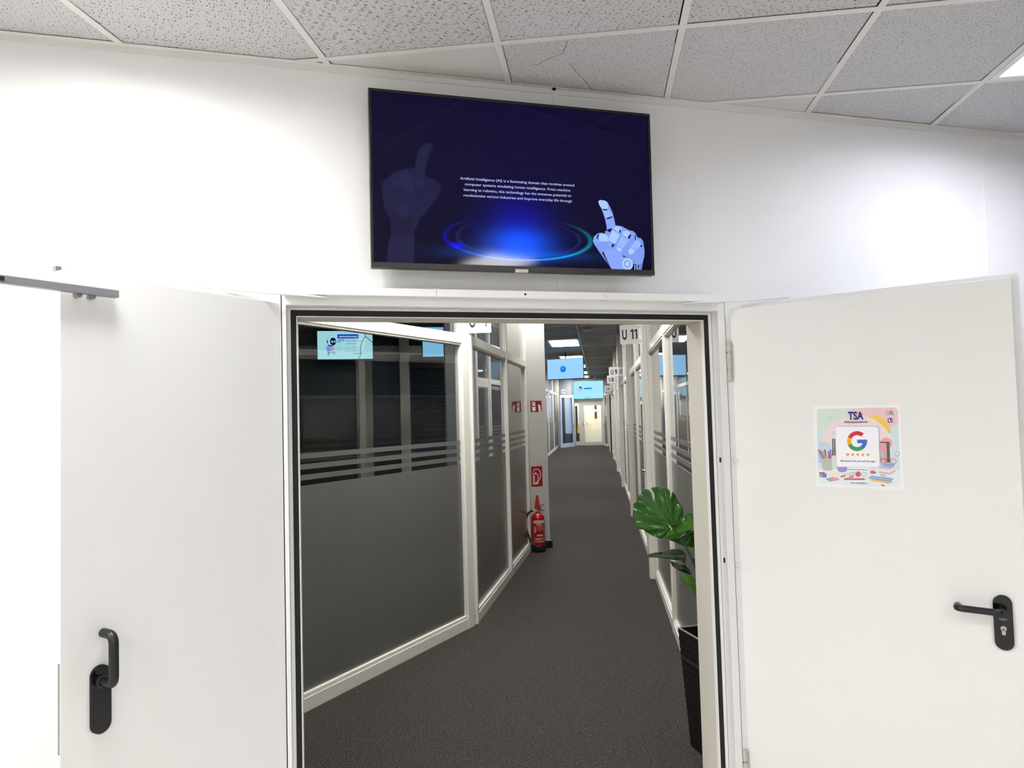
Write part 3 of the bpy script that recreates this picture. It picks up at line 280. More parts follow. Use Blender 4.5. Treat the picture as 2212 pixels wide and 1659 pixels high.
KIND = {(0, 0): ('fine', .4), (0, -1): ('fine', .4), (1, 0): ('pits', 1.9), (1, -1): ('pits', 1.9), (2, -1): ('worm', .1), (2, -2): ('worm', .1), (2, 0): ('smooth', 0), (3, 0): ('fine', .35), (3, -1): ('pits', .35),
        (4, -1): ('pits', 1.2), (4, 0): ('fine', .35), (4, 1): ('smooth', .3), (5, 0): ('fine', .35), (5, -1): ('fine', .35), (5, 1): ('fine', .35), (6, 1): ('fine', .35), (7, 1): ('fine', .2), (7, 0): ('fine', .2)}
LAMPS = [(6, 0), (1, -2), (6, -5), (1, -7), (-3, -4), (10, -6), (-1, -4), (-4, -7), (3, -8), (9, -2), (7, -9), (11, -4)]  # later entries are unseen panels added to raise the ambient light
rest = MB(); RESTM = tilemat('tile_rest', 'fine', .3, 3)
for j in range(-13, 18):
    for k in range(-20, 9):
        if (j, k) in LAMPS: continue
        g = .0145; c0 = [gp(j+g/T, k+g/T), gp(j+1-g/T, k+g/T), gp(j+1-g/T, k+1-g/T), gp(j+g/T, k+1-g/T)]
        dx, dy = random.uniform(-.0018, .0018), random.uniform(-.0018, .0018)
        poly = clip([(x+dx, y+dy) for x, y in c0])
        if len(poly) < 3: continue
        dz = random.uniform(.002, .005)
        if (j, k) in KIND:
            kd, an = KIND[(j, k)]; t = MB(); t.prism(poly, HC+dz, HC+dz+.015, TM[kd](an-TH, (j*7+k*3) % 50+1), 'z'); t.obj('ceiling_tile', ceil)
        else: rest.prism(poly, HC+dz, HC+dz+.015, RESTM, 'z')
ro = rest.obj('ceiling_tiles', ceil); ro['kind'] = 'stuff'
gr = MB()
def bar(p, q, z0, w_=.012):
    d = Vector((q[0]-p[0], q[1]-p[1])).normalized(); n = Vector((-d.y, d.x))*w_
    poly = clip([(p[0]+n.x, p[1]+n.y), (p[0]-n.x, p[1]-n.y), (q[0]-n.x, q[1]-n.y), (q[0]+n.x, q[1]+n.y)])
    if len(poly) > 2: gr.prism(poly, z0, z0+.003, GRIDP, 'z')
for j in range(-13, 19): bar(gp(j, -20), gp(j, 9), HC-.001)
for k in range(-20, 10):
    for j in range(-13, 18): bar(gp(j+.0192, k), gp(j+1-.0192, k), HC-.0004)
gr.obj('ceiling_grid', ceil)
m = MB()
for L_ in (CRACK1, CRACK2):
    for p_, q_ in zip(L_[:-1], L_[1:]):
        d = Vector((q_[0]-p_[0], q_[1]-p_[1])).normalized(); n = Vector((-d.y, d.x))*.0009
        m.add([(p_[0]+n.x, p_[1]+n.y, HC+.0016), (p_[0]-n.x, p_[1]-n.y, HC+.0016), (q_[0]-n.x, q_[1]-n.y, HC+.0016), (q_[0]+n.x, q_[1]+n.y, HC+.0016)], [(0, 1, 2, 3)], mat('crack_dark', '2c2a29', .9))
m.obj('tile_crack', ceil)
m = MB(); m.lathe([(.003, -.006), (.007, -.003), (.009, .002), (.004, .004)], BLACKR, (.912, -.010, HC-.002), 9); m.obj('cable_stub', ceil, smooth=True)
m = MB(); m.box(XL, XR, YB, 0, HC+.25, HC+.26, mat('plenum_black', '151515', .9)); m.obj('ceiling_void', ceil)
# recessed light panels in the tile grid
PANEL = lampmat('panel_light', (1.0, .99, .975), NEAR_LAMP)
PANEL2 = lampmat('panel_light_cool', (.85, .87, 1.0), NEAR_LAMP*.82)
LL = ['square recessed light panel at the right edge of the ceiling', 'square recessed light panel left of the television, near the door wall', 'square recessed light panel behind the photographer on the right',
      'square recessed light panel behind the photographer on the left', 'square recessed light panel beside the left wall', 'square recessed light panel near the right rear corner']+['square recessed light panel behind the photographer, out of the picture']*9
for i, (j, k) in enumerate(LAMPS):
    cx_, cy_ = gp(j+.5, k+.5); L_ = tag(empty('ceiling_light', (cx_, cy_, HC), -TH), LL[i], 'ceiling light', 'recessed light panels of the near room')
    f_ = MB(); s0, s1 = .298, .272; dp = .085 if (j, k) in ((6, 0), (1, -2)) else .012
    for a in ((-s0, s0, -s0, -s1), (-s0, s0, s1, s0), (-s0, -s1, -s1, s1), (s1, s0, -s1, s1)): f_.box(a[0], a[1], a[2], a[3], -.002, dp+.01, FRAMEP)
    f_.obj('frame', L_); d_ = MB(); d_.box(-s1, s1, -s1, s1, dp, dp+.008, PANEL2 if (j, k) == (6, 0) else PANEL); d_.obj('diffuser', L_)

# ------------------------------------------------------------------ steel door frame
fr = struct(empty('trim_2', (.77, 0, 0)), 'white steel frame of the double door'); O = -.77
def fb(name, boxes, mt, bev=.0015):
    m = MB()
    for b in boxes: m.box(b[0]+O, b[1]+O, *b[2:], mt)
    return m.obj(name, fr, bevel=bev)
fb('casing', [(-.121, -.107, -.006, .045, 0, 2.04), (1.602, 1.634, -.006, .045, 0, 2.04), (-.107, 1.602, -.006, .045, 2.006, 2.04)], FRAMEP)
fb('door_stop', [(-.107, -.0935, .045, .06, 0, 2.006), (1.586, 1.602, .045, .06, 0, 2.006), (-.0935, 1.586, .045, .06, 1.996, 2.006)], FRAMEP)
fb('gasket', [(-.0935, -.0745, .043, .06, 0, 1.996), (1.562, 1.586, .043, .06, 0, 1.996), (-.0745, 1.562, .043, .06, 1.974, 1.996)], BLACKR, .002)
fb('jamb', [(-.124, -.0715, .0602, .182, 0, 1.972), (1.559, 1.639, .0602, .182, 0, 1.972), (-.124, 1.639, .0602, .182, 1.972, 2.045)], mat('jamb_beige', 'd0cbbf', .4, var=.01))
fb('jamb_lip', [(-.0745, -.0715, .040, .0602, 0, 1.974), (1.559, 1.562, .040, .0602, 0, 1.974), (-.0745, 1.562, .040, .0602, 1.9715, 1.974)], FRAMEP, .0005)
for z in (1.388, .976):
    m = MB(); m.box(1.5995+O, 1.6025+O, .012, .022, z-.010, z+.010, BLACKR); m.obj('strike_hole', fr)
for z in (1.385, .954):
    m = MB(); m.tube([(1.650+O, -.03, z), (1.650+O, -.004, z)], .006, FRAMEP); m.obj('security_pin', fr, smooth=True)

# slide rail closer over the door
dc = tag(empty('door_closer', (.7475, -.006, 2.052)), 'long white slide rail door closer mounted on the head of the door frame', 'door closer')
m = MB()
for x0, x1 in ((-.8615, -.3330), (-.3270, .3330), (.3390, .8615)): m.box(x0, x1, -.040, 0, -.0145, .0145, FRAMEP)
m.obj('rail', dc, bevel=.002)
for x0 in (-.3330, .3330):
    m = MB(); m.box(x0, x0+.006, -.0415, 0, -.0155, .0155, FRAMEP); m.obj('joint_cap', dc, bevel=.001)
m = MB(); m.tube([(.012, -.0402, .001), (.012, -.0408, .001)], .0042, BLACKR); m.obj('screw_hole', dc)
def arm(pts, nm='arm'):
    m = MB()
    for p, q in zip(pts[:-1], pts[1:]):
        p, q = Vector(p), Vector(q); d = (q-p); n = Vector((-d.y, d.x, 0)).normalized()*.009; z = Vector((0, 0, .003))
        m.add([p+n-z, p-n-z, q-n-z, q+n-z, p+n+z, p-n+z, q-n+z, q+n+z], [(3, 2, 1, 0), (4, 5, 6, 7), (0, 1, 5, 4), (1, 2, 6, 5), (2, 3, 7, 6), (3, 0, 4, 7)], FRAMEP)
    return m.obj(nm, dc, bevel=.001)
arm([(-.717, -.022, -.0205), (-.94, -.06, -.013), (-1.15, -.12, -.006)]); arm([(.686, -.022, -.0205), (.93, -.05, -.010), (1.12, -.11, -.002)])

# ------------------------------------------------------------------ the two door leaves
def leaf(name, label, A, d, w_, ztop, side, lap=.022):
    o = struct(empty(name, (A[0], A[1], 0)), label); o.rotation_euler = (0, 0, math.atan2(d[1], d[0]))
    m = MB(); y0, y1 = sorted((0, -side*.045)); m.box(0.002, w_, y0, y1, .012, ztop, LEAFP); m.obj('door_panel', o, bevel=.002)
    m = MB(); y0, y1 = sorted((-side*.045, -side*.060)); m.box(-.004, w_+lap, y0, y1, .012, ztop+.020, LEAFP); m.obj('door_rebate', o, bevel=.002)
    return o
def plate(m, sc, z0, z1, w_, y0, y1, mt):
    r = w_/2; P = []
    for k in range(17): t = math.pi*k/16; P.append((sc+r*math.cos(t), z1-r+r*math.sin(t)))
    for k in range(17): t = math.pi+math.pi*k/16; P.append((sc+r*math.cos(t), z0+r+r*math.sin(t)))
    m.prism(P, y0, y1, mt)
DL = leaf('door_1', 'left leaf of the white double door, standing open', (-.125, 0), (-.724, -.690), .729, 2.013, 1, -.012)
h = MB(); plate(h, .629, .780, .956, .049, 0.0005, .010, BLACKG); ho = h.obj('handle_plate', DL, bevel=.002)
h = MB(); h.tube(arcpts([(.629, .010, .915), (.629, .068, .915), (.629, .068, 1.045), (.629, .018, 1.045)], .024, 7), .0125, BLACKP, 18); h.obj('door_handle', DL, smooth=True)
h = MB(); h.lathe([(.017, 0), (.017, .006), (.014, .008)], BLACKP); h.obj('handle_rosette', ho, smooth=True, M=Matrix.Translation((.629, .0095, .915)) @ Matrix.Rotation(-math.pi/2, 4, 'X'))
h = MB(); h.box(.590, 1.02, .008, .032, 1.953, 1.974, GREYM); b_ = h.obj('carry_bar', DL, bevel=.002); b_['label'] = 'grey metal carry bar overhanging the edge of the leaf'
h = MB(); h.box(.872, .884, .0315, .0330, 1.958, 1.969, BLACKR); h.obj('bar_slot', b_)
for s_ in (.655, .690):
    h = MB(); h.tube([(s_, .0006, 1.950), (s_, .02, 1.950)], .008, GREYM); h.obj('bar_bolt', b_, smooth=True)
h = MB(); h.box(.7291, .7305, -.008, -.002, .76, .99, GREYM); h.obj('lock_faceplate', DL)
h = MB(); h.box(.712, .728, -.040, -.026, 2.013, 2.028, STEEL); h.box(.700, .706, -.03, -.02, 2.013, 2.019, STEEL); h.obj('top_bolt', DL, bevel=.001)
DR = leaf('door_2', 'right leaf of the white double door, standing open', (1.662, 0), (.605, -.797), .962, 2.015, -1)
h = MB(); plate(h, .889, .772, .949, .050, -.010, -.0005, BLACKG); ho = h.obj('handle_plate', DR, bevel=.002)
h = MB(); h.tube(arcpts([(.888, -.010, .903), (.888, -.056, .903), (.762, -.056, .903), (.762, -.018, .903)], .024, 7), .0115, BLACKP, 18); h.obj('door_handle', DR, smooth=True)
h = MB(); h.tube([(.889, -.0100, .842), (.889, -.0125, .842)], .0086, CHROME, 20); h.prism([(.8838, .842), (.8942, .842), (.8942, .824), (.8925, .8205), (.8855, .8205), (.8838, .824)], -.0125, -.0100, CHROME)
c_ = h.obj('lock_cylinder', ho); c_['label'] = 'silver lock cylinder'
h = MB(); h.box(.8885, .8895, -.0128, -.0124, .838, .846, BLACKR); h.obj('keyhole', ho)
h = MB(); h.ring(.889, .872, .0125, .0012, -.0104, mat('pale_print', '8f9096', .5), rz=.0036); h.box(.8825, .8955, -.0105, -.0103, .8712, .8728, MATS['pale_print']); h.obj('emblem', ho)
HP = mat('hinge_paint', 'bcb9b0', .35)
for z0 in (1.715, .05):
    h = MB()
    for a, b, r in ((0, .043, .0115), (.043, .049, .008), (.049, .115, .0115), (.115, .121, .008), (.121, .164, .0115)):
        h.tube([(0, 0, z0+a), (0, 0, z0+b)], r, HP if r > .01 else STEEL, 18)
    h.obj('hinge', DR, smooth=True, M=Matrix.Translation((-.006, -.014, 0)))
for z0 in (1.715, .05):
    h = MB(); h.tube([(0, 0, z0), (0, 0, z0+.164)], .010, FRAMEP, 16); h.obj('hinge', DL, smooth=True, M=Matrix.Translation((0, -.03, 0)))

# ------------------------------------------------------------------ sticker on the right leaf
PC = dict(P_bgt='cfdfe6', P_green='cfe0d3', P_pink2='eac4c4', P_blush='ecd9da', P_yellow='ecc65e', P_pink='ea9aa8', P_desk='e3ebef', P_sky='c5d6e6', P_blue='a9c6ec', P_dkgreen='3f5a44', P_rose='e39aa2', P_teal='a9c3c9',
    P_lav='c3b1d6', P_bookb='86a8d2', P_cream='efe3c8', P_pot='b9bbb3', P_pot2='d7d8d0', P_bowl='9a8cc8', P_laptop='eef1ee', P_dark='3c4a55', P_red='c9585c', P_lgreen='8fae8c', P_blue2='3f7fc8', P_brown='b07a4e',
    P_shadow='8e97a8', P_white='f3f2f8', G_red='d0121c', G_yellow='e9a50e', G_green='2c9350', G_blue='2f62c4', P_star='e9970f', P_navy='1c1a7a', P_ink='2a2a48')
for k_, v_ in PC.items(): mat(k_, v_, .45, var=.02)
st = tag(empty('sticker', (1.662+.605*.465-.797*.0008, -.797*.465-.605*.0008, 1.444), math.atan2(-.797, .605)), 'square colourful TSA Bildungsakademie review sticker on the right door leaf', 'sticker')
sx, sz = .465, 1.444
m = MB(); m.prism([(.3147-sx, 1.6005-sz), (.6173-sx, 1.5974-sz), (.6142-sx, 1.2883-sz), (.3136-sx, 1.2895-sz)], -.0007, 0, mat('sticker_white', 'f0f0f2', .4)); m.obj('sheet', st)
m = MB()
for i, (c, P) in enumerate(POSTER): m.flat([(x-sx, z-sz) for x, z in P], -.0008-.00003*i, MATS[c])
m.obj('print', st)
m = MB(); yy = -.0008-.00003*len(POSTER)-.0001
m.text('TSA', .439-sx, .492-sx, 1.5462-sz, 1.5761-sz, yy, MATS['P_navy'], .035); m.text('Bildungsakademie', .426-sx, .5045-sx, 1.5335-sz, 1.5415-sz, yy, MATS['P_ink'], .012)
m.text('Bewerten Sie uns auf Google', .4059-sx, .5243-sx, 1.3875-sz, 1.3945-sz, yy, MATS['P_ink'], .012); m.text('www.tsa-bildung.de', .4358-sx, .4938-sx, 1.3065-sz, 1.3125-sz, yy, MATS['P_ink'], .01)
m.obj('lettering', st)

# ------------------------------------------------------------------ television over the door
def screen_shader():
    m = bpy.data.materials.new('night_blue_screen'); m.use_nodes = True; nt = m.node_tree; N = nt.nodes; L = nt.links; b = N['Principled BSDF']
    b.inputs['Base Color'].default_value = (.002, .002, .004, 1); b.inputs['Roughness'].default_value = .07; b.inputs['Specular IOR Level'].default_value = .22
    tc = N.new('ShaderNodeTexCoord'); sp = N.new('ShaderNodeSeparateXYZ'); L.new(tc.outputs['Object'], sp.inputs[0])
    def ma(op, a, b_=None, cl=False):
        n = N.new('ShaderNodeMath'); n.operation = op; n.use_clamp = cl
        for i, v in enumerate((a, b_)):
            if v is None: continue
            if isinstance(v, (int, float)): n.inputs[i].default_value = v
            else: L.new(v, n.inputs[i])
        return n.outputs[0]
    X, Z = sp.outputs[0], sp.outputs[2]
    def q(cx, cz, rx, rz):
        dx = ma('DIVIDE', ma('SUBTRACT', X, cx), rx); dz = ma('DIVIDE', ma('SUBTRACT', Z, cz), rz)
        return ma('ADD', ma('MULTIPLY', dx, dx), ma('MULTIPLY', dz, dz))
    def gauss(cx, cz, rx, rz, a): return ma('MULTIPLY', ma('POWER', 2.71828, ma('MULTIPLY', q(cx, cz, rx, rz), -1.0)), a)
    def band(cx, cz, rx, rz, wd, a):
        r = ma('SUBTRACT', ma('SQRT', q(cx, cz, rx, rz)), 1.0); return ma('MULTIPLY', ma('POWER', 2.71828, ma('MULTIPLY', ma('MULTIPLY', r, r), -1/(wd*wd))), a)
    low = ma('DIVIDE', ma('SUBTRACT', -.15, Z), .13, True)       # stronger at the lower rim
    side = ma('SUBTRACT', 1.0, ma('DIVIDE', ma('ADD', Z, .15), .05, True), True)
    notop = ma('SUBTRACT', 1.0, ma('DIVIDE', ma('ADD', Z, .175), .05, True), True)
    ring = ma('MULTIPLY', band(0, -.195, .283, .082, .03, 1.0), ma('ADD', ma('MULTIPLY', notop, .25), ma('MULTIPLY', ma('POWER', low, 3.0), 1.2)))
    ring2 = ma('MULTIPLY', band(0, -.195, .238, .070, .025, .10), notop)
    leftg = ma('MULTIPLY', gauss(-.236, -.230, .022, .009, 1.0), 1.0)
    gl1 = gauss(0, -.215, .105, .05, 1.0); gl2 = gauss(0, -.15, .11, .10, .5); gl3 = gauss(0, -.255, .20, .018, .8)
    right = ma('ADD', ma('DIVIDE', X, .6), .45, True)
    red = ma('ADD', .0010, ma('MULTIPLY', ring2, .05))
    green = ma('ADD', ma('ADD', ma('MULTIPLY', gl1, .10), ma('MULTIPLY', gl3, .10)), ma('ADD', ma('MULTIPLY', ring, ma('MULTIPLY', right, .55)), ma('MULTIPLY', ring2, .10)))
    base = gauss(0.05, .10, .9, .6, .026)
    blue = ma('ADD', ma('ADD', ma('ADD', base, ma('MULTIPLY', gl1, 1.0)), ma('ADD', ma('MULTIPLY', gl2, .55), ma('MULTIPLY', gl3, .6))), ma('ADD', ma('MULTIPLY', ring, .75), ma('ADD', ma('MULTIPLY', ring2, .8), leftg)))
    cb = N.new('ShaderNodeCombineColor'); L.new(red, cb.inputs[0]); L.new(green, cb.inputs[1]); L.new(blue, cb.inputs[2])
    L.new(cb.outputs[0], b.inputs['Emission Color']); b.inputs['Emission Strength'].default_value = 1.0; return m
def smat(name, hexc, es=1.0, rough=.12):
    if name in MATS: return MATS[name]
    m = mat(name, (.004, .004, .006), rough, emit=hexc, es=es, spec=.32); return m
tv = tag(empty('television', (.7315, -.09, 2.451)), 'large wall television over the door showing a dark blue slide with a robot hand', 'television')
W2, H2 = .547, .321
tv.rotation_euler = (math.radians(.7), 0, 0)
m = MB(); m.box(-W2, W2, .004, .030, -H2, H2, BLACKP); m.box(-.40, .40, .030, .055, -.29, .20, BLACKP); hs = m.obj('housing', tv, bevel=.003)
m = MB()
for a in ((-W2, W2, H2-.010, H2), (-W2, -W2+.010, -H2+.020, H2-.010), (W2-.010, W2, -H2+.020, H2-.010)): m.box(a[0], a[1], -.004, .004, a[2], a[3], mat('bezel_black', '141214', .3))
m.box(-W2, W2, -.006, .004, -H2, -H2+.020, mat('bezel_brown', '2a2526', .35)); m.obj('bezel', tv, bevel=.0015)
m = MB(); m.box(-W2+.010, W2-.010, 0, .004, -H2+.020, H2-.010, screen_shader()); scr = m.obj('screen', tv)
SM = {'dim': smat('s_dim', '120f44', .75), 'dim2': smat('s_dim2', '1a1852', .75), 'dimdark': smat('s_dimdark', '070430'), 'mid': smat('s_mid', '7f9df2'), 'mid2': smat('s_mid2', '6f86d8'), 'lt': smat('s_lt', 'a9cdff'), 'lt2': smat('s_lt2', '98b8ff'), 'lt3': smat('s_lt3', '88a6fa'), 'dk': smat('s_dk', '101038')}
m = MB()
for i, (c, P) in enumerate(TVART):
    if i == 6: m.obj('human_hand_picture', tv); m = MB()
    m.flat([(x, z) for x, z in P], -.0003-.00003*i, SM[c])
m.disc(.4326, -.2791, .0245, -.0016, SM['mid2']); m.disc(.4326, -.2791, .0235, -.00163, SM['lt']); m.ring(.4326, -.2791, .0130, .0018, -.00166, SM['dk'])
for a, b in ((.462, .466), (.471, .475)): m.flat([(a, -.300), (b, -.300), (b, -.281), (a, -.281)], -.0016, SM['lt'])
m.obj('robot_hand_picture', tv)
m = MB(); TX = smat('s_text', 'c3c6f2')
for s_, a, b, z in (('Artificial Intelligence (AI) is a fascinating domain that revolves around', -.2215, .2214, .0128), ('computer systems emulating human intelligence. From machine', -.2050, .2053, -.0078),
                    ('learning to robotics, this technology has the immense potential to', -.2084, .2082, -.0284), ('revolutionize various industries and improve everyday life through', -.2100, .2110, -.0490)):
    m.text(s_, a, b, z, z+.0100, -.0006, TX, .006)
m.obj('slide_text', tv)
m = MB(); SIL = mat('badge_silver', 'b9b4b2', .3, .5)
m.box(-.022, .028, -.008, .003, -.3245, -.3130, SIL); bd = m.obj('badge', tv, bevel=.001); bd['label'] = 'small silver badge under the screen'
m = MB(); m.text('SAMSUNG', -.012, .018, -.3205, -.3170, -.0083, INK); m.obj('badge_lettering', bd)
for x0, x1 in ((-.44, -.20), (.10, .36)):
    m = MB()
    for i in range(int((x1-x0)/.009)): m.box(x0+i*.009, x0+i*.009+.005, .010, .024, -H2-.0010, -H2+.001, mat('vent_slot', '55555a', .5))
    m.obj('vent', tv)
m = MB(); m.box(-.15, .15, .055, .0895, -.12, .12, BLACKP); m.obj('wall_bracket', tv)

# ------------------------------------------------------------------ corridor shell (corridor coordinates are turned 22 degrees)
RZ = -TH
m = MB(); m.box(-16, 24, .18, 40, -.06, 0, CARPET); struct(m.obj('floor'), 'dark speckled carpet of the corridor')
def cbox(m, u0, u1, v0, v1, z0, z1, mt): m.box(u0, u1, v0, v1, z0, z1, mt, Matrix.Rotation(RZ, 4, 'Z'))
cc = struct(empty('ceiling', (0, 0, HK)), 'corridor ceiling of grey metal slats')
m = MB(); m.box(-16, 24, .18, 40, .05, .12, mat('slab', '55565a', .8)); m.obj('slab', cc)
m = MB(); m2 = MB(); R0 = Matrix.Rotation(RZ, 4, 'Z'); v = -.6
while v < 31.9:
    mt = LAMELLA2 if any(abs(v+.15-x) < .16 for x in (11.35, 15.45, 19.7, 24.0, 28.2)) else LAMELLA
    for u0, u1 in ((-4.5, .595), (.635, 4.3)):
        m.add([R0 @ Vector(c) for c in ((u0, v, 0), (u1, v, 0), (u1, v+.265, .010), (u0, v+.265, .010), (u0, v, .02), (u1, v, .02), (u1, v+.265, .02), (u0, v+.265, .02))], [(3, 2, 1, 0), (4, 5, 6, 7), (0, 1, 5, 4), (2, 3, 7, 6), (0, 4, 7, 3), (1, 2, 6, 5)], mt)
    v += .3
m.obj('slats', cc); m2.box(.603, .627, -.6, 31.9, -.006, .01, ALU, R0); m2.obj('centre_rail', cc)
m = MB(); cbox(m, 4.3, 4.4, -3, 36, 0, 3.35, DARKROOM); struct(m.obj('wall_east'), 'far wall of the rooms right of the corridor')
for v_ in (8.6, 16.8, 25.95):
    m = MB(); cbox(m, 1.56, 4.3, v_, v_+.08, 0, 3.3, GREYWALL); struct(m.obj('wall_divider'), 'dividing wall between two rooms right of the corridor')
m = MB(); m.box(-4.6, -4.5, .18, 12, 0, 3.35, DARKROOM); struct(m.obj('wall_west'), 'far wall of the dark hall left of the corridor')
m = MB(); cbox(m, -.96, .30, 6.52, 6.62, 0, 3.3, GREYWALL); struct(m.obj('wall_return'), 'short wall behind the column where the corridor widens')
m = MB(); cbox(m, -5, -.96, 12.5, 12.6, 0, 3.3, DARKROOM); struct(m.obj('wall_north'), 'rear wall behind the dark hall')

# column with a black foot
A_ = math.atan2(.1353, .9908); colm = struct(empty('wall_column', (2.366, 5.471, 0), A_), 'grey square column beside the fire extinguisher')
m = MB(); m.box(.0, .275, 0, .50, 0, HK, COLUMN); m.obj('shaft', colm, bevel=.004)
m = MB(); m.box(-.005, .300, -.012, .51, 0, .085, BLACKP); m.obj('foot', colm, bevel=.003)

# ------------------------------------------------------------------ glazed partitions
WN = [0]; DN = [2]
def glazing(label, P, rz, L_, stiles, side, transom=(2.155, 2.228), film=True, base=.075, z1=HK):
    WN[0] += 1; o = struct(empty('window_%d' % WN[0], (P[0], P[1], 0), rz), label)
    f = MB(); y0, y1 = -.034, .034
    f.box(0, L_, y0, y1, 0, base, ALU); f.box(0, L_, y0+.006, y1-.006, base, base+.022, ALU)
    f.box(0, L_, y0, y1, transom[0], transom[1], ALU); f.box(0, L_, y0+.006, y1-.006, transom[0]-.014, transom[0], ALU)
    f.box(0, L_, y0, y1, z1-.07, z1, ALU)
    for x, w_ in stiles:
        f.box(x-w_/2, x+w_/2, y0-.003, y1+.003, 0, z1, ALU); f.box(x-w_/2-.009, x+w_/2+.009, y0+.007, y1-.007, base, z1-.07, ALU)
    f.obj('frame', o, bevel=.002)
    p = MB(); p.box(0, L_, -.003, .003, base, z1-.05, GLASS); p.obj('pane', o)
    if film: film_on(o, 0.0, L_, base, side)
    return o
def film_on(o, x0, x1, base, side, y=0.0):
    p = MB(); a, b = sorted((y+side*.0036, y+side*.0050)); p.box(x0, x1, a, b, base, 1.232, FILM)
    for z in (1.262, 1.322, 1.382): p.box(x0, x1, a, b, z, z+.030, FILM)
    q = p.obj('privacy_film', o); q['label'] = 'grey frosted film with three stripes on top'; return q
# angled pane beside the door and the two panes up to the column
glazing('angled dark glass partition just inside the door on the left', (-1.31, .33), math.atan2(1.171, 1.148), 3.42, [(.05, .09), (3.392, .085)], -1)
WP = glazing('two-pane glass partition between the corner post and the column', (1.118, 2.800), math.atan2(2.635, 1.225), 2.95, [(.022, .045), (1.585, .055), (2.90, .085)], -1)
# left side beyond the column
Pn = cw(-.96, 6.6); glazing('long glass partition on the far left of the corridor', (Pn.x, Pn.y), math.pi/2-TH, 24.5, [(.05, .08)]+[(.05+3.05*i, .07) for i in range(1, 8)]+[(24.45, .10)], -1, transom=(2.43, 2.53))
# right side: post, glazed door, fixed glass, again and again
POSTS = [4.5, 8.53, 12.83, 16.7, 21.5, 25.9]
Pn = cw(1.50, .86); glazing('nearest glass partition on the right, behind the potted plant', (Pn.x, Pn.y), math.pi/2-TH, 3.64, [(.03, .06), (2.01, .05), (3.61, .05)], 1)
post0 = None
PL = ['first white pilaster on the right, under the U 11 sign', 'second white pilaster on the right of the corridor', 'third white pilaster on the right of the corridor', 'fourth white pilaster on the right of the corridor', 'fifth white pilaster on the right of the corridor', 'sixth white pilaster on the right, before the dark gap']
def handle(o, x, y, side, z=.98, d=-1, mt=BLACKP, long_=False):
    h = MB(); ya, yb = sorted((y, y+side*.006)); h.box(x-.017, x+.017, ya, yb, z-.14 if not long_ else z-.3, z+.08, STEEL if mt is BLACKP else mt)
    pl = h.obj('handle_plate', o, bevel=.001)
    h = MB(); h.tube(arcpts([(x, y+side*.004, z), (x, y+side*.055, z), (x+d*.12, y+side*.055, z)], .02, 4), .010, mt, 10); h.obj('door_handle', o, smooth=True)
def glassdoor(label, P, rz, w_, side, hz=2.15, stile=.075, film=True, hx=.035, hd=1, mt=ALU, base=.12, hmt=BLACKP, glass=None):
    DN[0] += 1; o = struct(empty('door_%d' % DN[0], (P[0], P[1], 0), rz), label); f = MB()
    f.box(0, stile, -.025, .025, .008, hz, mt); f.box(w_-stile, w_, -.025, .025, .008, hz, mt); f.box(stile, w_-stile, -.025, .025, .008, base, mt); f.box(stile, w_-stile, -.025, .025, hz-stile, hz, mt)
    f.obj('door_frame', o, bevel=.002); p = MB(); p.box(stile, w_-stile, -.003, .003, base, hz-stile, glass or GLASS); p.obj('pane', o)
    if film: film_on(o, stile, w_-stile, base, side)
    handle(o, hx, side*.025, side, d=hd, mt=hmt); return o
for i, v_ in enumerate(POSTS):
    nxt = POSTS[i+1] if i+1 < len(POSTS) else 30.4
    o = struct(empty('wall_pilaster', tuple(cw(1.45 if i < 5 else 1.512, v_)), RZ), PL[i]); q = MB(); q.box(-.032, .09, 0, .12, 0, HK, ALU); q.obj('shaft', o, bevel=.002)
    if i < 5:
        Pn = cw(1.505, v_+.15); glassdoor('white framed glass door right after the %s pilaster on the right' % ('first', 'second', 'third', 'fourth', 'fifth')[i], (Pn.x, Pn.y), math.pi/2-TH, .93, 1, hx=.06 if i else .40, hd=1, hmt=CHROME if i == 0 else BLACKP)
        Pn = cw(1.505, v_+1.10); L_ = nxt-v_-1.10
        glazing('glass partition between the %s and the next pilaster on the right' % ('first', 'second', 'third', 'fourth', 'fifth')[i], (Pn.x, Pn.y), math.pi/2-TH, L_, [(.04, .08), (L_/2, .05), (L_-.03, .06)], 1)
        t = MB(); t.box(1.49, 1.52, v_+.12, v_+1.1, 2.155, 2.228, ALU, R0); t.box(1.500, 1.508, v_+.12, v_+1.1, 2.228, HK, GLASS, R0); struct(t.obj('window_%d' % (20+i)), 'glazed panel over the %s glass door' % ('first', 'second', 'third', 'fourth', 'fifth')[i])
# last bay on the right: dark gap, grey door leaf, white post
m = MB(); cbox(m, 1.44, 1.50, 26.35, 26.45, 0, 2.45, BLACKR); cbox(m, 1.50, 1.56, 26.0, 30.6, 0, HK, DARKROOM); struct(m.obj('wall_recess'), 'dark recess after the sixth pilaster')
m = MB(); cbox(m, 1.365, 1.42, 26.25, 26.33, 0, 2.5, ALU); struct(m.obj('trim_3'), 'thin white door jamb beside the dark gap')
Pn = cw(1.235, 31.1); glassdoor('narrow grey glazed door leaf standing open at the far right end', (Pn.x, Pn.y), -TH-1.30+.0, .60, -1, hz=2.44, stile=.05, hx=.08, hd=1)

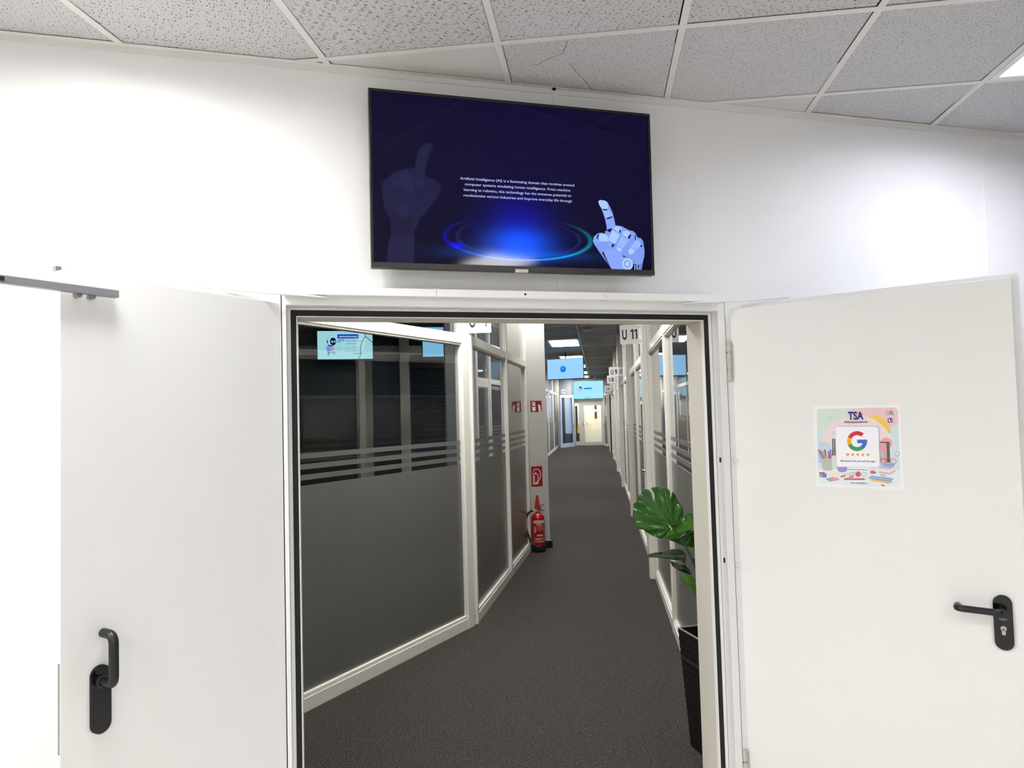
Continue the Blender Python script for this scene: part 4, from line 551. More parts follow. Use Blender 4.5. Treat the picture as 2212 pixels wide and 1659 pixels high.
# ------------------------------------------------------------------ end of the corridor
m = MB(); cbox(m, -.96, -.86, 31.1, 31.25, 0, HK, ALU); struct(m.obj('trim_4'), 'white corner post at the far left end')
m = MB(); cbox(m, -1.0, -.20, 31.5, 31.6, 2.45, 3.3, GREYWALL); cbox(m, -.20, 1.5, 31.9, 32.0, 2.36, 3.3, GREYWALL); cbox(m, 1.29, 1.56, 30.9, 32.4, 0, 3.3, GREYWALL); struct(m.obj('wall_end'), 'grey wall over the doors at the far end')
m = MB(); cbox(m, -.86, -.62, 31.5, 31.6, 0, 2.45, GREYWALL); cbox(m, -.30, -.2, 31.5, 32.3, 0, 3.3, GREYWALL); struct(m.obj('wall_end_left'), 'grey wall piece behind the open glass door')
DAY = lampmat('daylight_pane', (.55, .72, 1.0), .95)
m = MB(); cbox(m, -.86, -.30, 31.62, 31.66, 0, .62, mat('pale_blue_paint', '8fa3b4', .6)); cbox(m, -.86, -.30, 31.62, 31.66, .62, 2.45, DAY); struct(m.obj('window_30'), 'bright bluish window seen through the open glass door')
Pn = cw(-.775, 30.10); glassdoor('blue-white framed glass door standing open at the far left end', (Pn.x, Pn.y), -TH+1.05, 1.17, -1, hz=2.43, stile=.12, film=False, hx=1.10, hd=-1, mt=mat('blue_white_profile', 'c3cce6', .35), base=.20, glass=glassmat('grey_glass', (.62, .66, .68), 1.4))
de = struct(empty('door_20', tuple(cw(-.19, 32.3)), RZ), 'grey framed double glass door with the U 3 sign at the corridor end')
GP = mat('grey_profile', 'b9b8b0', .4)
f = MB(); f.box(-.01, 1.46, -.03, .03, 2.04, 2.17, GP); f.box(0, .04, -.03, .03, 0, 2.04, GP); f.box(.215, .45, -.03, .03, 0, 2.04, GP); f.box(1.29, 1.46, -.03, .03, 0, 2.04, GP); f.box(.04, .215, -.03, .03, 0, .20, GP); f.box(.45, 1.29, -.03, .03, 0, .17, GP); f.box(.45, 1.29, -.03, .03, 1.93, 2.04, GP); f.obj('door_frame', de, bevel=.002)
f = MB(); f.box(0, 1.47, -.05, .03, 2.18, 2.37, ALU); f.obj('lintel', de); f = MB(); f.box(0, 1.47, -.02, .03, 2.12, 2.18, mat('shadow_gap_grey', '5e5c58', .7)); f.obj('lintel_joint', de)
f = MB(); f.box(.04, .215, -.003, .003, .20, 2.04, GLASS); f.box(.45, 1.29, -.003, .003, .17, 1.93, GLASS); f.obj('pane', de)
handle(de, .40, -.03, -1, z=1.07, d=1, mt=CHROME)
CREAM = mat('cream_paint', 'f4f0e4', .6)
m = MB(); cbox(m, -.6, 2.0, 34.3, 34.4, 0, 3.0, CREAM); cbox(m, -.7, -.6, 32.0, 34.4, 0, 3.0, CREAM); cbox(m, 2.0, 2.1, 32.0, 34.4, 0, 3.0, CREAM); cbox(m, -.7, 2.1, 32.05, 34.4, 3.0, 3.1, CREAM); struct(m.obj('wall_vestibule'), 'cream walls of the lobby beyond the end door')
dv = struct(empty('door_21', tuple(cw(.25, 34.2)), RZ), 'cream door with a narrow window beyond the glass end door')
f = MB(); f.box(0, 1.02, 0, .06, .01, 2.02, mat('cream_door', 'f5f0de', .45)); f.obj('door_panel', dv, bevel=.003)
f = MB(); f.box(.53, .64, -.006, .0, 1.28, 1.95, mat('dark_glass', '23272a', .15)); f.obj('slit_window', dv); f = MB()
for b in ((.50, .53, 1.24, 1.98), (.64, .67, 1.24, 1.98), (.53, .64, 1.24, 1.28), (.53, .64, 1.95, 1.98)): f.box(b[0], b[1], -.012, 0, b[2], b[3], GP)
f.obj('slit_frame', dv); handle(dv, .10, 0, -1, z=1.05, d=1, mt=STEEL)
n_ = MB(); n_.box(-.11, .11, -.002, 0, -.065, .065, SIGNWHITE); Pn = cw(.25+.52, 34.2-.016); no = n_.obj('paper_notice'); no.location = (Pn.x, Pn.y, 1.68); no.rotation_euler = (0, 0, RZ); tag(no, 'small paper notice on the cream door beside its window', 'notice')
m = MB(); cbox(m, -.55, -.03, 34.0, 34.2, 0, .55, mat('dark_cabinet', '2b2a28', .5)); o = m.obj('low_cabinet'); tag(o, 'low black cabinet behind the narrow glass of the end door', 'cabinet')
m = MB(); cbox(m, -.30, -.10, 34.22, 34.29, .55, 1.95, mat('dark_opening', '191a1b', .6)); o = m.obj('dark_board'); tag(o, 'tall black board behind the narrow glass of the end door', 'board')  # flat black panel put in for the darkness of an opening
m = MB(); YL = mat('yellow_plastic', 'e0b21a', .4)
c0 = cw(-.065, 33.95)
m.prism([(-.07, 0), (.07, 0), (.03, .42), (-.03, .42)], -.01, .01, YL); o = m.obj('warning_stand'); o.location = (c0.x, c0.y, .58); o.rotation_euler = (.0, 0, RZ); tag(o, 'small yellow warning stand on the low black cabinet', 'warning sign')
VL = lampmat('lobby_lamp', (1.0, .965, .90), 75.0)  # unseen lamp added to light the cream lobby and its door
lv = tag(empty('ceiling_light', tuple(cw(.6, 33.2, 2.99)), RZ), 'warm square ceiling light in the lobby behind the end door', 'ceiling light')
m = MB(); m.box(-.3, .3, -.3, .3, -.03, .0, VL); m.obj('diffuser', lv); m = MB(); m.box(-.32, .32, -.32, .32, -.012, .004, FRAMEP); m.obj('frame', lv)

# ------------------------------------------------------------------ corridor lights
HL = lampmat('louvre_light', (.96, .97, 1.0), HALL_LAMP)
names = ['louvre light in the corridor straight above the doorway', 'second louvre light from the door, hidden above the door head', 'third louvre light from the door, just hidden by the door head', 'nearest visible louvre light, above and before the hanging screen',
         'louvre light just above the nearer hanging screen', 'short bright louvre light right of the nearer screen, uppermost of three', 'middle one of the three bright lights right of the nearer screen', 'lowest light beside the nearer screen, against the end wall']
l0 = empty('corridor_light', (0, 0, 0)); m = MB(); m.box(-.33, .33, -.25, 1.0, -.012, 0, HL); m.obj('diffuser', l0)
m = MB()
for a in ((-.36, .36, -.72, -.68), (-.36, .36, 1.0, 1.04), (-.36, -.33, -.68, 1.0), (.33, .36, -.68, 1.0)): m.box(*a, -.02, .01, ALU)
m.obj('frame', l0); m = MB()
for i in range(17): m.box(-.32+i*.04, -.312+i*.04, -.68, -.25, -.035, 0, CHROME)
m.obj('louvre', l0); m = MB(); m.box(-.33, .33, -.68, -.25, .002, .006, lampmat('dim_reflector', (.5, .5, .8), HALL_LAMP*.006)); m.obj('reflector', l0)
for i, v_ in enumerate((1.7, 5.6, 9.3, 14.1, 18.75, 22.6, 26.8, 30.2)):  # the nearest one is unseen, added to brighten the start of the corridor
    o = l0 if i == 0 else copy_tree(l0); P = cw(.23, v_, HK-.004); o.location = P; o.rotation_euler = (0, 0, RZ); tag(o, names[i], 'ceiling light', 'louvre lights in the corridor ceiling')
sd = tag(empty('smoke_detector', tuple(cw(.80, 11.7, HK))), 'round white smoke detector on the corridor ceiling', 'smoke detector')
m = MB(); m.lathe([(.05, 0), (.06, -.012), (.075, -.018), (.08, -.04), (.06, -.06), (.03, -.065)], SIGNWHITE); m.obj('housing', sd, smooth=True)

# ------------------------------------------------------------------ hanging screens
def hang_tv(name, label, P, rz, w_, h_, zt, col, paint, pole=True, toz=HK, px=0.0):
    o = tag(empty(name, (P[0], P[1], zt-h_/2), rz), label, 'television'); m = MB(); m.box(-w_/2, w_/2, .0, .05, -h_/2, h_/2, BLACKP); m.obj('housing', o, bevel=.004)
    m = MB(); m.box(-w_/2+.012, w_/2-.012, -.004, 0, -h_/2+.018, h_/2-.012, smat('screen_'+col, col, 1.0)); m.obj('screen', o)
    m = MB(); paint(m, w_, h_); m.obj('slide_picture', o)
    if pole:
        m = MB(); m.tube([(px, .06, 0), (px, .06, toz-(zt-h_/2)+.0)], .02, BLACKP, 12); m.box(px-.12, px+.12, .045, .075, -.12, .12, BLACKP); m.obj('ceiling_pole', o, smooth=False)
    return o
LB, LC = smat('sc_blue', '0a6fe8'), smat('sc_ltblue', '7fc4f6')
def ball(m, w_, h_):
    m.disc(-.06*w_, 0, .082*w_, -.0045, smat('sc_ball', '0f7fe6')); m.disc(-.075*w_, .02, .06*w_, -.0048, smat('sc_ball2', '1b9bf5')); m.disc(-.045*w_, -.03*w_, .05*w_, -.0047, smat('sc_ball3', '0b5fd8')); m.ring(-.06*w_, -.006, .092*w_, .004, -.0044, smat('sc_grey', '8fb3c8'), a0=200, a1=340)
    m.box(.08*w_, .24*w_, -.0046, -.0044, -.006, -.001, smat('sc_grey', '8fb3c8'))
def face(m, w_, h_):
    m.disc(-.26*w_, .02*h_, .052*w_, -.0045, smat('sc_skin', 'cfc9e8'), rz=.14*h_); m.flat([(-.31*w_, .06*h_), (-.29*w_, .19*h_), (-.24*w_, .22*h_), (-.20*w_, .14*h_), (-.205*w_, .0), (-.225*w_, .10*h_), (-.28*w_, .12*h_)], -.0048, smat('sc_hair', '3a3f8c'))
    m.box(-.29*w_, -.27*w_, -.0052, -.005, .02*h_, .03*h_, smat('sc_hair', '3a3f8c')); m.box(-.25*w_, -.23*w_, -.0052, -.005, .02*h_, .03*h_, smat('sc_hair', '3a3f8c')); m.box(-.27*w_, -.25*w_, -.0052, -.005, -.07*h_, -.065*h_, smat('sc_grey', '8fb3c8'))
    m.box(-.14*w_, .12*w_, -.0046, -.0044, .05*h_, .12*h_, LB); m.box(.02*w_, .28*w_, -.0046, -.0044, -.02*h_, -.012*h_, smat('sc_grey', '8fb3c8')); m.box(-.14*w_, .12*w_, -.0046, -.0044, -.40*h_, -.37*h_, LC)
    m.flat([(-.24*w_, -.18*h_), (-.23*w_, -.18*h_), (-.19*w_, -.36*h_), (-.20*w_, -.36*h_)], -.0046, LC)
P = cw(.10, 17.2); hang_tv('hanging_screen', 'nearer hanging screen with a blue ball on light blue in the corridor', P, RZ-.34, 1.09, .585, 3.115, '9ad4ff', ball)
P = cw(.54, 30.3); hang_tv('hanging_screen', 'farther hanging screen with a face and a blue bar above the end door', P, RZ-.22, 1.43, .83, 3.045, 'a6ecff', face, px=.34)
def robot(m, w_, h_):
    K = lambda x, z: ((x-1070)/1620*w_, (770-z)/900*h_)   # positions on the slide
    def poly(pts, c, y): m.flat([K(*p) for p in pts], y, smat('rb_'+c, c))
    def el(x, z, rx, rz, c, y): m.disc(*K(x, z), rx/1620*w_, y, smat('rb_'+c, c), rz=rz/900*h_)
    m.box(K(850, 0)[0], K(1460, 0)[0], -.0046, -.0043, K(0, 570)[1], K(0, 440)[1], smat('rb_0a4fe0', '0a4fe0')); m.text('#inNur5Wochen', K(905, 0)[0], K(1410, 0)[0], K(0, 530)[1], K(0, 485)[1], -.0049, smat('rb_e6f6ff', 'e6f6ff'), .03)
    el(660, 660, 115, 145, '8cc6f8', -.0045); el(690, 640, 115, 125, 'd8f2ff', -.0046); el(725, 655, 90, 118, '0c0a48', -.0047); el(700, 660, 32, 38, '6fe6ff', -.0048); el(775, 660, 24, 38, '6fe6ff', -.0048); el(565, 660, 20, 38, '10107a', -.0048)
    poly([(560, 750), (740, 795), (690, 815), (600, 795)], '1a2a90', -.0047); poly([(520, 800), (640, 800), (700, 900), (640, 975), (550, 970)], '8fb4f4', -.0046); poly([(540, 830), (620, 830), (640, 930), (560, 950)], '6fa4f2', -.0047)
    poly([(640, 820), (790, 850), (750, 880), (690, 880)], 'e8a8c0', -.0046); poly([(700, 880), (750, 880), (745, 935), (690, 935)], 'd890a8', -.0046)
    poly([(560, 985), (650, 985), (600, 1090), (555, 1075)], '8cb8f0', -.0046); poly([(680, 970), (760, 950), (800, 1010), (760, 1050)], '8cc0f4', -.0046); poly([(570, 985), (650, 985), (625, 1025)], '30307a', -.0047); poly([(680, 970), (735, 965), (710, 1005)], '30307a', -.0047)
    for a in ((875, 608, 1058, 630), (850, 655, 925, 677)): poly([(a[0], a[1]), (a[2], a[1]), (a[2], a[3]), (a[0], a[3])], '0a3fc0', -.0046)
    for a in ((760, 820, 840, 826), (840, 850, 940, 856), (780, 880, 970, 886), (790, 930, 975, 938), (1050, 830, 1215, 837), (1250, 822, 1480, 830), (1050, 870, 1270, 877), (1290, 860, 1480, 867)): poly([(a[0], a[1]), (a[2], a[1]), (a[2], a[3]), (a[0], a[3])], '7fa6c4', -.0046)
    m.text('Dein Einstieg', K(1110, 0)[0], K(1535, 0)[0], K(0, 655)[1], K(0, 605)[1], -.0046, smat('rb_2b5f96', '2b5f96')); m.text('in KI, hier', K(1115, 0)[0], K(1395, 0)[0], K(0, 740)[1], K(0, 695)[1], -.0046, smat('rb_2b5f96', '2b5f96'))
    m.text('www.the-ai-academy.com', K(1055, 0)[0], K(1580, 0)[0], K(0, 955)[1], K(0, 930)[1], -.0046, smat('rb_2b5f96', '2b5f96')); m.text('AI ACADEMY', K(1290, 0)[0], K(1580, 0)[0], K(0, 1035)[1], K(0, 1010)[1], -.0046, smat('rb_12306a', '12306a'), .03)
hang_tv('hanging_screen', 'screen with a small robot slide hanging in the dark hall behind the angled glass', (.44, 9.6), -.07, .93, .505, 3.095, 'b4f2ff', robot)
def lines(m, w_, h_):
    for i in range(5): m.box(.02*w_, (.42-.02*(i % 3))*w_, -.0046, -.0044, (.16-.05*i)*h_, (.163-.05*i)*h_, smat('sc_grey', '8fb3c8'))
    m.box(.04*w_, .22*w_, -.0046, -.0044, -.16*h_, -.135*h_, smat('rb_12306a', '12306a')); m.box(.04*w_, .28*w_, -.0046, -.0044, -.255*h_, -.245*h_, smat('sc_grey', '8fb3c8')); m.box(.02*w_, .42*w_, -.0046, -.0044, -.43*h_, -.34*h_, smat('sc_pale', 'b8f4ff')); m.box(.02*w_, .24*w_, -.0046, -.0044, .32*h_, .335*h_, smat('sc_grey', '8fb3c8'))
hang_tv('hanging_screen', 'second screen in the dark hall, partly behind the corner post', (2.23, 9.6), -.05, .98, .545, 3.17, '8fd6ff', lines)
# cable loop in front of the robot slide
cb = MB(); cb.tube(arcpts([(.54, 6, 2.613), (.552, 6, 2.583), (.528, 6, 2.56), (.503, 6, 2.504), (.486, 6, 2.444), (.489, 6, 2.376), (.477, 6, 2.336), (.463, 6, 2.32)], .03, 4), .0035, BLACKR, 8)
cb.tube(arcpts([(.552, 6, 2.583), (.625, 6, 2.512), (.703, 6, 2.452), (.768, 6, 2.439), (.84, 6, 2.50), (.873, 6, 2.566), (.89, 6, HK)], .06, 5), .0035, BLACKR, 8); cb.tube([(.54, 6, 2.613), (.535, 6, HK)], .0035, BLACKR, 8)
tag(cb.obj('cable', smooth=True), 'thin black cable looping in front of the robot slide', 'cable')

# ------------------------------------------------------------------ dark hall behind the angled glass
WN[0] += 1; hw = struct(empty('window_%d' % WN[0], (0, 10.8, 0)), 'dark glazed rear partition of the unlit hall')
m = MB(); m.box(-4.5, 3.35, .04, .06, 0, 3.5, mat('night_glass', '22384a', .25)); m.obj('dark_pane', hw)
m = MB(); m.box(-4.5, 3.35, -.03, .04, 2.79, 2.95, ALU); m.box(-4.5, 3.35, -.03, .04, 0, .9, mat('sill_dark', '2b2725', .7))
for x0, x1 in ((-1.2, -1.1), (.72, .96), (1.47, 1.65), (2.46, 2.56)): m.box(x0, x1, -.08, .04, 0, 3.5, ALU)
m.box(.66, .70, -.04, .04, 0, 3.5, GREYM); m.obj('frame', hw)
bl = tag(empty('window_blind', (2.05, 10.7, 2.52)), 'black venetian blind lowered in the unlit hall', 'blind', None); m = MB(); m.box(-.39, .39, 0, .05, -.0, .16, BLACKP); m.obj('head_box', bl)
m = MB()
for i in range(34): z = -.03-i*.0405; m.add([(-.38, 0, z), (.38, 0, z), (.38, .03, z-.022), (-.38, .03, z-.022)], [(0, 1, 2, 3)], mat('blind_slat', '3d423f', .35, .3))
m.obj('slats', bl)
m = MB(); m.box(-.55, .35, -.10, .0, 0, 1.28, mat('dark_box', '17171b', .6)); o = m.obj('storage_box'); o.location = (-.0, 10.6, 0); tag(o, 'black box on the sill of the unlit hall, left of the post', 'box')

# ------------------------------------------------------------------ room number signs
def sign(txts, P, label, w_=.19, h_=.19, rz=RZ, bracket=True):
    o = tag(empty('door_sign', tuple(P), rz), label, 'sign'); m = MB(); m.box(-w_/2, w_/2, 0, .006, -h_/2, h_/2, SIGNWHITE); m.obj('board', o)
    m = MB()
    for t, x0, x1 in txts:
        if t == '1':
            a, b, zb, zt = x0*w_, x1*w_, -.25*h_, .26*h_; k = (b-a)
            m.flat([(b-.45*k, zb), (b, zb), (b, zt), (b-.38*k, zt), (a, zt-.45*k), (a, zt-.95*k), (b-.45*k, zt-.62*k)], -.0006, INK)
        else: m.text(t, x0*w_, x1*w_, -.25*h_, .26*h_, -.0006, INK, .035)
    m.obj('lettering', o)
    if bracket:
        for za, zb in ((.30, .42), (-.42, -.30)): m = MB(); m.box(w_/2-.002, w_/2+.12, .001, .005, za*h_, zb*h_, ALU); m.obj('bracket', o)
    return o
sign([('U', -.38, -.14), ('1', .04, .20), ('1', .23, .39)], cw(1.308, 4.6, 2.354), 'white sign reading U 11, nearest sign on the right')
sign([('U', -.30, -.04), ('9', .10, .34)], cw(1.30, 11.4, 2.370), 'white sign reading U 9 in the row on the right')
sign([('U', -.28, -.04), ('8', .08, .32)], cw(1.302, 14.7, 2.373), 'white sign reading U 8 just below and behind the U 9 sign')
sign([('U', -.30, -.04), ('6', .08, .34)], cw(1.30, 21.2, 2.367), 'greyish sign reading U 6 farther back on the right')
sign([('U', -.30, -.04), ('7', .08, .34)], cw(1.345, 25.4, 2.378), 'farthest white sign on the right, half hidden under the U 6 sign')
sign([('U', -.40, -.14), ('1', .20, .32)], cw(.080, 3.0, 2.335), 'white sign reading U 1 at the left corner post, cut by the door head', bracket=False)
sign([('U', -.32, -.04), ('4', .08, .36)], cw(-.645, 31.0, 2.620), 'small white sign reading U 4 above the open glass door at the far left', bracket=False)
sign([('U', -.42, -.06), ('3', .08, .42)], cw(.42, 32.24, 2.225), 'tiny sign reading U 3 on the lintel of the end door', w_=.17, h_=.12, bracket=False)

# ------------------------------------------------------------------ fire equipment signs on the column
def colpt(s_, z, off=.0005):
    return (2.366+.9908*s_+.1353*off, 5.471+.1353*s_-.9908*off, z)
s1 = tag(empty('fire_sign', colpt(.137, 1.690), A_), 'small square red sign with extinguisher and flames, high on the column', 'sign')
m = MB(); m.box(-.073, .073, -.001, 0, -.066, .066, SIGNRED); m.obj('board', s1); m = MB(); y = -.0014
m.flat([(-.050, -.056), (-.008, -.056), (-.008, .020), (-.014, .030), (-.022, .034), (-.022, .042), (-.036, .042), (-.036, .034), (-.044, .030), (-.050, .020)], y, SIGNWHITE); m.flat([(-.044, -.006), (-.014, -.006), (-.014, .010), (-.044, .010)], y-.0002, SIGNRED)
m.ring(-.032, .030, .030, .007, y, SIGNWHITE, rz=.024, a0=20, a1=160)
for i in range(4):
    x, z = .024+i*.002, .030-i*.022; m.flat([(x, z), (x+.008, z-.008), (x+.022, z-.022), (x+.020, z-.010), (x+.030, z-.016), (x+.034, z-.030), (x+.024, z-.040), (x+.006, z-.026)], y-.0001*i, SIGNWHITE)
m.obj('pictogram', s1)
s2 = tag(empty('fire_sign', colpt(.122, .856), A_), 'tall red sign with an extinguisher and hose, low on the column', 'sign')
m = MB(); m.box(-.073, .073, -.001, 0, -.120, .120, mat('sign_red2', '930d13', .4)); m.obj('board', s2); m = MB()
m.flat([(-.052, -.092), (.018, -.092), (.018, .010), (.006, .030), (-.010, .040), (-.010, .050), (-.024, .050), (-.024, .040), (-.040, .030), (-.052, .010)], y, SIGNWHITE)
m.flat([(-.044, -.078), (.010, -.078), (.010, .008), (.0, .024), (-.017, .032), (-.034, .024), (-.044, .008)], y-.0002, MATS['sign_red2']); m.flat([(-.038, -.070), (-.030, -.070), (-.030, .012), (-.038, .006)], y-.0003, SIGNWHITE)
P = [(-.040, .060), (-.036, .080), (-.012, .088), (.018, .082), (.044, .056), (.050, .020), (.042, -.020), (.020, -.052), (-.006, -.068)]
for p_, q_ in zip(P[:-1], P[1:]):
    d = Vector((q_[0]-p_[0], q_[1]-p_[1])).normalized(); n = Vector((-d.y, d.x))*.0045; e = d*.002
    m.flat([(p_[0]+n.x-e.x, p_[1]+n.y-e.y), (p_[0]-n.x-e.x, p_[1]-n.y-e.y), (q_[0]-n.x+e.x, q_[1]-n.y+e.y), (q_[0]+n.x+e.x, q_[1]+n.y+e.y)], y-.0004, SIGNWHITE)
m.flat([(-.010, -.060), (.004, -.074), (-.014, -.080), (-.022, -.072)], y-.0005, SIGNWHITE); m.flat([(-.060, .040), (-.040, .028), (-.038, .034), (-.056, .046)], y-.0004, SIGNWHITE)
m.obj('pictogram', s2)

# ------------------------------------------------------------------ fire extinguisher
ex = tag(empty('fire_extinguisher', (2.442, 5.352, 0), -.2975), 'red fire extinguisher with a black hose standing at the foot of the column', 'fire extinguisher')
m = MB(); m.lathe([(.074, .055), (.0765, .062), (.0765, .385), (.072, .408), (.058, .428), (.036, .442), (.024, .447)], RED, n=40); m.obj('cylinder', ex, smooth=True)
m = MB(); m.lathe([(.080, 0), (.083, .004), (.083, .068), (.079, .078), (.070, .078)], BLACKP, n=40); m.obj('foot', ex, smooth=True)
m = MB(); m.lathe([(.024, .446), (.024, .458), (.017, .462), (.017, .478), (.020, .480), (.020, .492), (.012, .496)], CHROME, n=20); m.box(-.05, .014, -.014, .014, .462, .484, STEEL); m.obj('valve', ex, smooth=True)
m = MB()
for a, b in (((-.012, .486), (.082, .548)), ((.012, .486), (.084, .466))):
    p_, q_ = Vector((a[0], -.010, a[1])), Vector((b[0], -.014, b[1])); mid = (p_+q_)/2+Vector((0, 0, .004)); m.tube([p_, mid, q_], [.0065, .0055, .004], RED if a[1] == .486 and b[1] > .5 else BLACKP, 8)
m.obj('lever', ex, smooth=True)
m = MB(); m.prism([(-.036, .470), (.034, .470), (.014, .600), (.010, .634), (.004, .642), (-.006, .642), (-.012, .634), (-.016, .600)], .030, .048, RED); m.obj('hook_plate', ex, bevel=.004)
m = MB(); m.tube(arcpts([(-.046, -.004, .475), (-.085, -.008, .468), (-.125, -.012, .425), (-.143, -.016, .330), (-.128, -.030, .235), (-.104, -.045, .165), (-.080, -.058, .105)], .05, 4), .0115, BLACKR, 12); m.obj('hose', ex, smooth=True)
m = MB(); m.tube([(-.082, -.057, .110), (-.074, -.060, .092)], [.013, .009], STEEL, 12); m.tube([(-.056, -.003, .476), (-.040, -.002, .474)], .014, CHROME, 12); m.obj('hose_fitting', ex, smooth=True)
LBW = mat('label_white', 'cfc8c2', .5)
def cyl(m, x0, x1, z0, z1, off, mt, n=10):
    r = .0765+off; vs = []; a0, a1 = math.asin(max(-1, x0/.0765)), math.asin(min(1, x1/.0765))
    for i in range(n+1): t = a0+(a1-a0)*i/n; vs += [(r*math.sin(t), -r*math.cos(t), z0), (r*math.sin(t), -r*math.cos(t), z1)]
    m.add(vs, [(2*i, 2*i+2, 2*i+3, 2*i+1) for i in range(n)], mt)
m = MB(); cyl(m, -.050, .066, .335, .366, .0005, LBW); lb = m.obj('label', ex)
m = MB(); cyl(m, -.044, .058, .3535, .3575, .0008, RED); cyl(m, -.034, .050, .3435, .3465, .0008, RED)
cyl(m, -.050, .066, .119, .125, .0006, LBW); cyl(m, -.050, -.048, .125, .335, .0006, LBW); cyl(m, .0645, .066, .125, .335, .0006, LBW)
cyl(m, -.028, .050, .321, .325, .0006, LBW); cyl(m, -.018, .040, .314, .317, .0006, LBW)
for i in range(4): cyl(m, -.042, -.018, .236+i*.018, .240+i*.018, .0006, LBW, 3); cyl(m, -.040+.004*i, -.030+.003*i, .228+i*.018, .236+i*.018, .0006, LBW, 2)
for i, z in enumerate((.302, .285, .268, .250)): cyl(m, -.006, .056-.006*(i % 2), z, z+.003, .0006, LBW, 5)

for i in range(7): cyl(m, -.014+i*.0095, -.0085+i*.0095, .184+.004*(i % 2), .208-.003*(i % 3), .0006, LBW, 2); cyl(m, -.014+i*.0095, -.0070+i*.0095, .192, .197, .0006, LBW, 2)
cyl(m, -.040, .052, .160, .164, .0006, LBW); cyl(m, -.034, .056, .150, .153, .0006, LBW); cyl(m, -.036, .050, .140, .143, .0006, LBW)
m.obj('label_print', ex)

# ------------------------------------------------------------------ potted monstera
pt = tag(empty('potted_plant', (1.83, .36, 0)), 'glossy green monstera in a tall black planter behind the right door jamb', 'plant')
m = MB(); h_ = .55; N_ = 34; vs = []; fs = []
def half(z): return .148+.030*z/h_
for i in range(N_+1):
    z = h_*i/N_; e = .0022 if i % 2 else 0
    r = half(z)+e-.002; vs += [(-r, -r, z), (r, -r, z), (r, r, z), (-r, r, z)]
for i in range(N_):
    for k in range(4): fs.append((i*4+k, i*4+(k+1) % 4, i*4+4+(k+1) % 4, i*4+4+k))
fs.append((3, 2, 1, 0)); PLANT = mat('planter_black', '060404', .45, var=0.0); m.add(vs, fs, PLANT); m.obj('planter', pt)
m = MB(); r = half(h_)
for a in ((-r, r, -r, -r+.007), (-r, r, r-.007, r), (-r, -r+.007, -r+.007, r-.007), (r-.007, r, -r+.007, r-.007)): m.box(*a, h_-.001, h_+.004, mat('rim_grey', '77736f', .35))
m.obj('planter_rim', pt); m = MB(); m.box(-r+.008, r-.008, -r+.008, r-.008, h_-.14, h_-.10, mat('soil', '14100d', .95, bump=.8, bscale=80)); m.obj('soil', pt)
LG = mat('monstera_green', '1d5203', .14, spec=.4, var=.35); LD = mat('monstera_dark', '12270c', .2, spec=.5, var=.25); LV_ = mat('monstera_light', '2f6204', .2, spec=.4, var=.25); VEIN = mat('leaf_vein', '3a7422', .35)
def monstera(nm, P, base, tip, mt, fold, curl):
    import bmesh
    P = [Vector(p) for p in P]; b = Vector(base); t = Vector(tip); c = sum(P, Vector())/len(P); ax = (t-b).normalized()
    view = (c-Vector((0, -2.5954, 1.6))).normalized(); nrm = -view; side = ax.cross(nrm).normalized(); L_ = (t-b).length
    from mathutils.geometry import delaunay_2d_cdt
    V2 = [Vector(((p-b).dot(side), (p-b).dot(ax))) for p in P]; n0 = len(V2); g = .009
    lo = [min(v[i] for v in V2) for i in (0, 1)]; hi = [max(v[i] for v in V2) for i in (0, 1)]
    for i in range(int((hi[0]-lo[0])/g)+1):
        for j in range(int((hi[1]-lo[1])/g)+1): V2.append(Vector((lo[0]+(i+.5*(j % 2))*g, lo[1]+j*g)))
    vs, _e, fs, _1, _2, _3 = delaunay_2d_cdt(V2, [(i, (i+1) % n0) for i in range(n0)], [], 1, 1e-6)
    bm = bmesh.new(); bv = [bm.verts.new(b+side*v[0]+ax*v[1]) for v in vs]
    for f_ in fs: bm.faces.new([bv[i] for i in f_])
    for v in [v for v in bm.verts if not v.link_faces]: bm.verts.remove(v)
    def disp(co):
        d = co-b; s_ = d.dot(side); q = d.dot(ax); x = abs(s_); ang = math.atan2(s_, q+.04)
        dz = fold*x - curl*(x*x+.6*max(0, q-.3*L_)**2) + .0065*math.sin(ang*13)*min(1, d.length/.05) + .012*math.sin(q*30+s_*17)*x/.1
        return co+nrm*dz
    for v in bm.verts: v.co = disp(v.co)
    me = bpy.data.meshes.new('leaf'); bm.to_mesh(me); bm.free(); me.materials.append(mt); me.polygons.foreach_set('use_smooth', [True]*len(me.polygons))
    o = bpy.data.objects.new('leaf', me); COL.objects.link(o); o.parent = pt; o.matrix_parent_inverse = Matrix.Identity(4); o.location = (-1.83, -.36, 0)
    sol = o.modifiers.new('thick', 'SOLIDIFY'); sol.thickness = .0012; sol.offset = 0
    # raised midrib and side veins
    m = MB(); off = nrm*.003
    m.tube([disp(b+(t-b)*k/8)+off*.9 for k in range(9)], [.0022-.00022*k for k in range(9)], VEIN, 6)
    if nm == 'A':
        for sgn in (-1, 1):
            for k in range(6):
                a0 = math.radians((20, 42, 66, 92, 120, 148)[k])*sgn; st_ = b+(t-b)*(.30, .18, .06, 0, 0, 0)[k]
                dr = ax*math.cos(a0)+side*math.sin(a0); ln = (.55, .62, .62, .55, .42, .36)[k]*L_*(1.0 if nm == 'A' else .45)
                m.tube([disp(st_+dr*ln*q/6)+off*.25 for q in range(7)], [.0011-.00013*q for q in range(7)], VEIN, 5)
    v_ = m.obj('midrib', o, smooth=True)
    return o
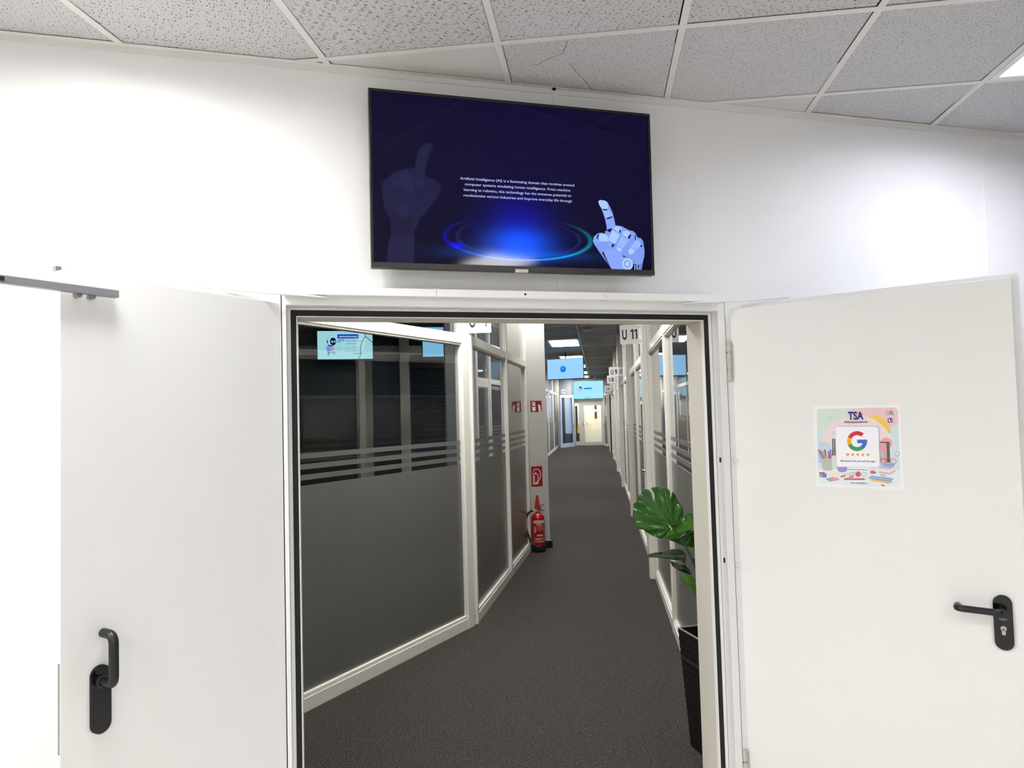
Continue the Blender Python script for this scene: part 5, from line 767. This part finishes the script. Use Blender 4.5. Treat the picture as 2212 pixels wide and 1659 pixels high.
MT = {'A': (LG, .10, 1.6), 'B': (LV_, -.5, 1.0), 'C': (LG, .05, 1.2), 'D': (LD, .6, 2.0), 'E': (LD, -.4, 1.0), 'F': (LV_, .2, 1.5), 'G': (LD, .1, 1.0)}
for nm, P, b_, t_ in LEAVES: monstera(nm, P, b_, t_, *MT[nm])
def stem(pts, r=.0045):
    m = MB(); m.tube(arcpts([(x-1.83, y-.36, z) for x, y, z in pts], .05, 4), r, mat('stem_green', '23401a', .35), 8); m.obj('stem', pt, smooth=True)
stem([(1.575, .46, 1.082), (1.60, .44, 1.04), (1.66, .42, .94), (1.75, .39, .70), (1.80, .37, .42)]); stem([(1.72, .43, 1.05), (1.70, .42, .95), (1.77, .38, .65), (1.82, .36, .42)])
stem([(1.64, .34, .92), (1.68, .35, .85), (1.78, .36, .62), (1.84, .37, .42)]); stem([(1.69, .33, .68), (1.76, .36, .62), (1.85, .38, .42)]); stem([(1.72, .40, 1.02), (1.76, .40, .8), (1.82, .40, .42)]); stem([(1.66, .35, .83), (1.74, .36, .68), (1.83, .34, .42)])
n_ = MB(); n_.box(-.001, 0, -.03, .03, -.03, .03, mat('planter_tag', '4a4747', .4)); to = n_.obj('planter_tag', pt); to.location = (-.152, -.075, .09)

# framed board behind the nearest glass on the right
bd = tag(empty('framed_board', tuple(cw(1.85, 3.0, 0)), math.pi/2-TH), 'pale framed flip chart board standing behind the nearest glass on the right', 'board')
FB = mat('board_paper', 'b9ae9c', .7, var=.25)
m = MB(); m.box(-.55, 1.45, -.02, .0, 1.31, 1.80, FB); m.obj('board', bd); m = MB(); m.box(-.58, 1.48, -.03, .02, 1.80, 1.83, FRAMEP); m.box(1.45, 1.48, -.03, .02, 1.28, 1.80, FRAMEP); m.box(-.58, 1.48, -.05, .02, 1.16, 1.31, FRAMEP); m.obj('board_frame', bd)
m = MB(); m.box(1.40, 1.44, -.02, .02, 0, 1.2, ALU); m.box(-.5, -.46, -.02, .02, 0, 1.2, ALU); m.obj('board_leg', bd)
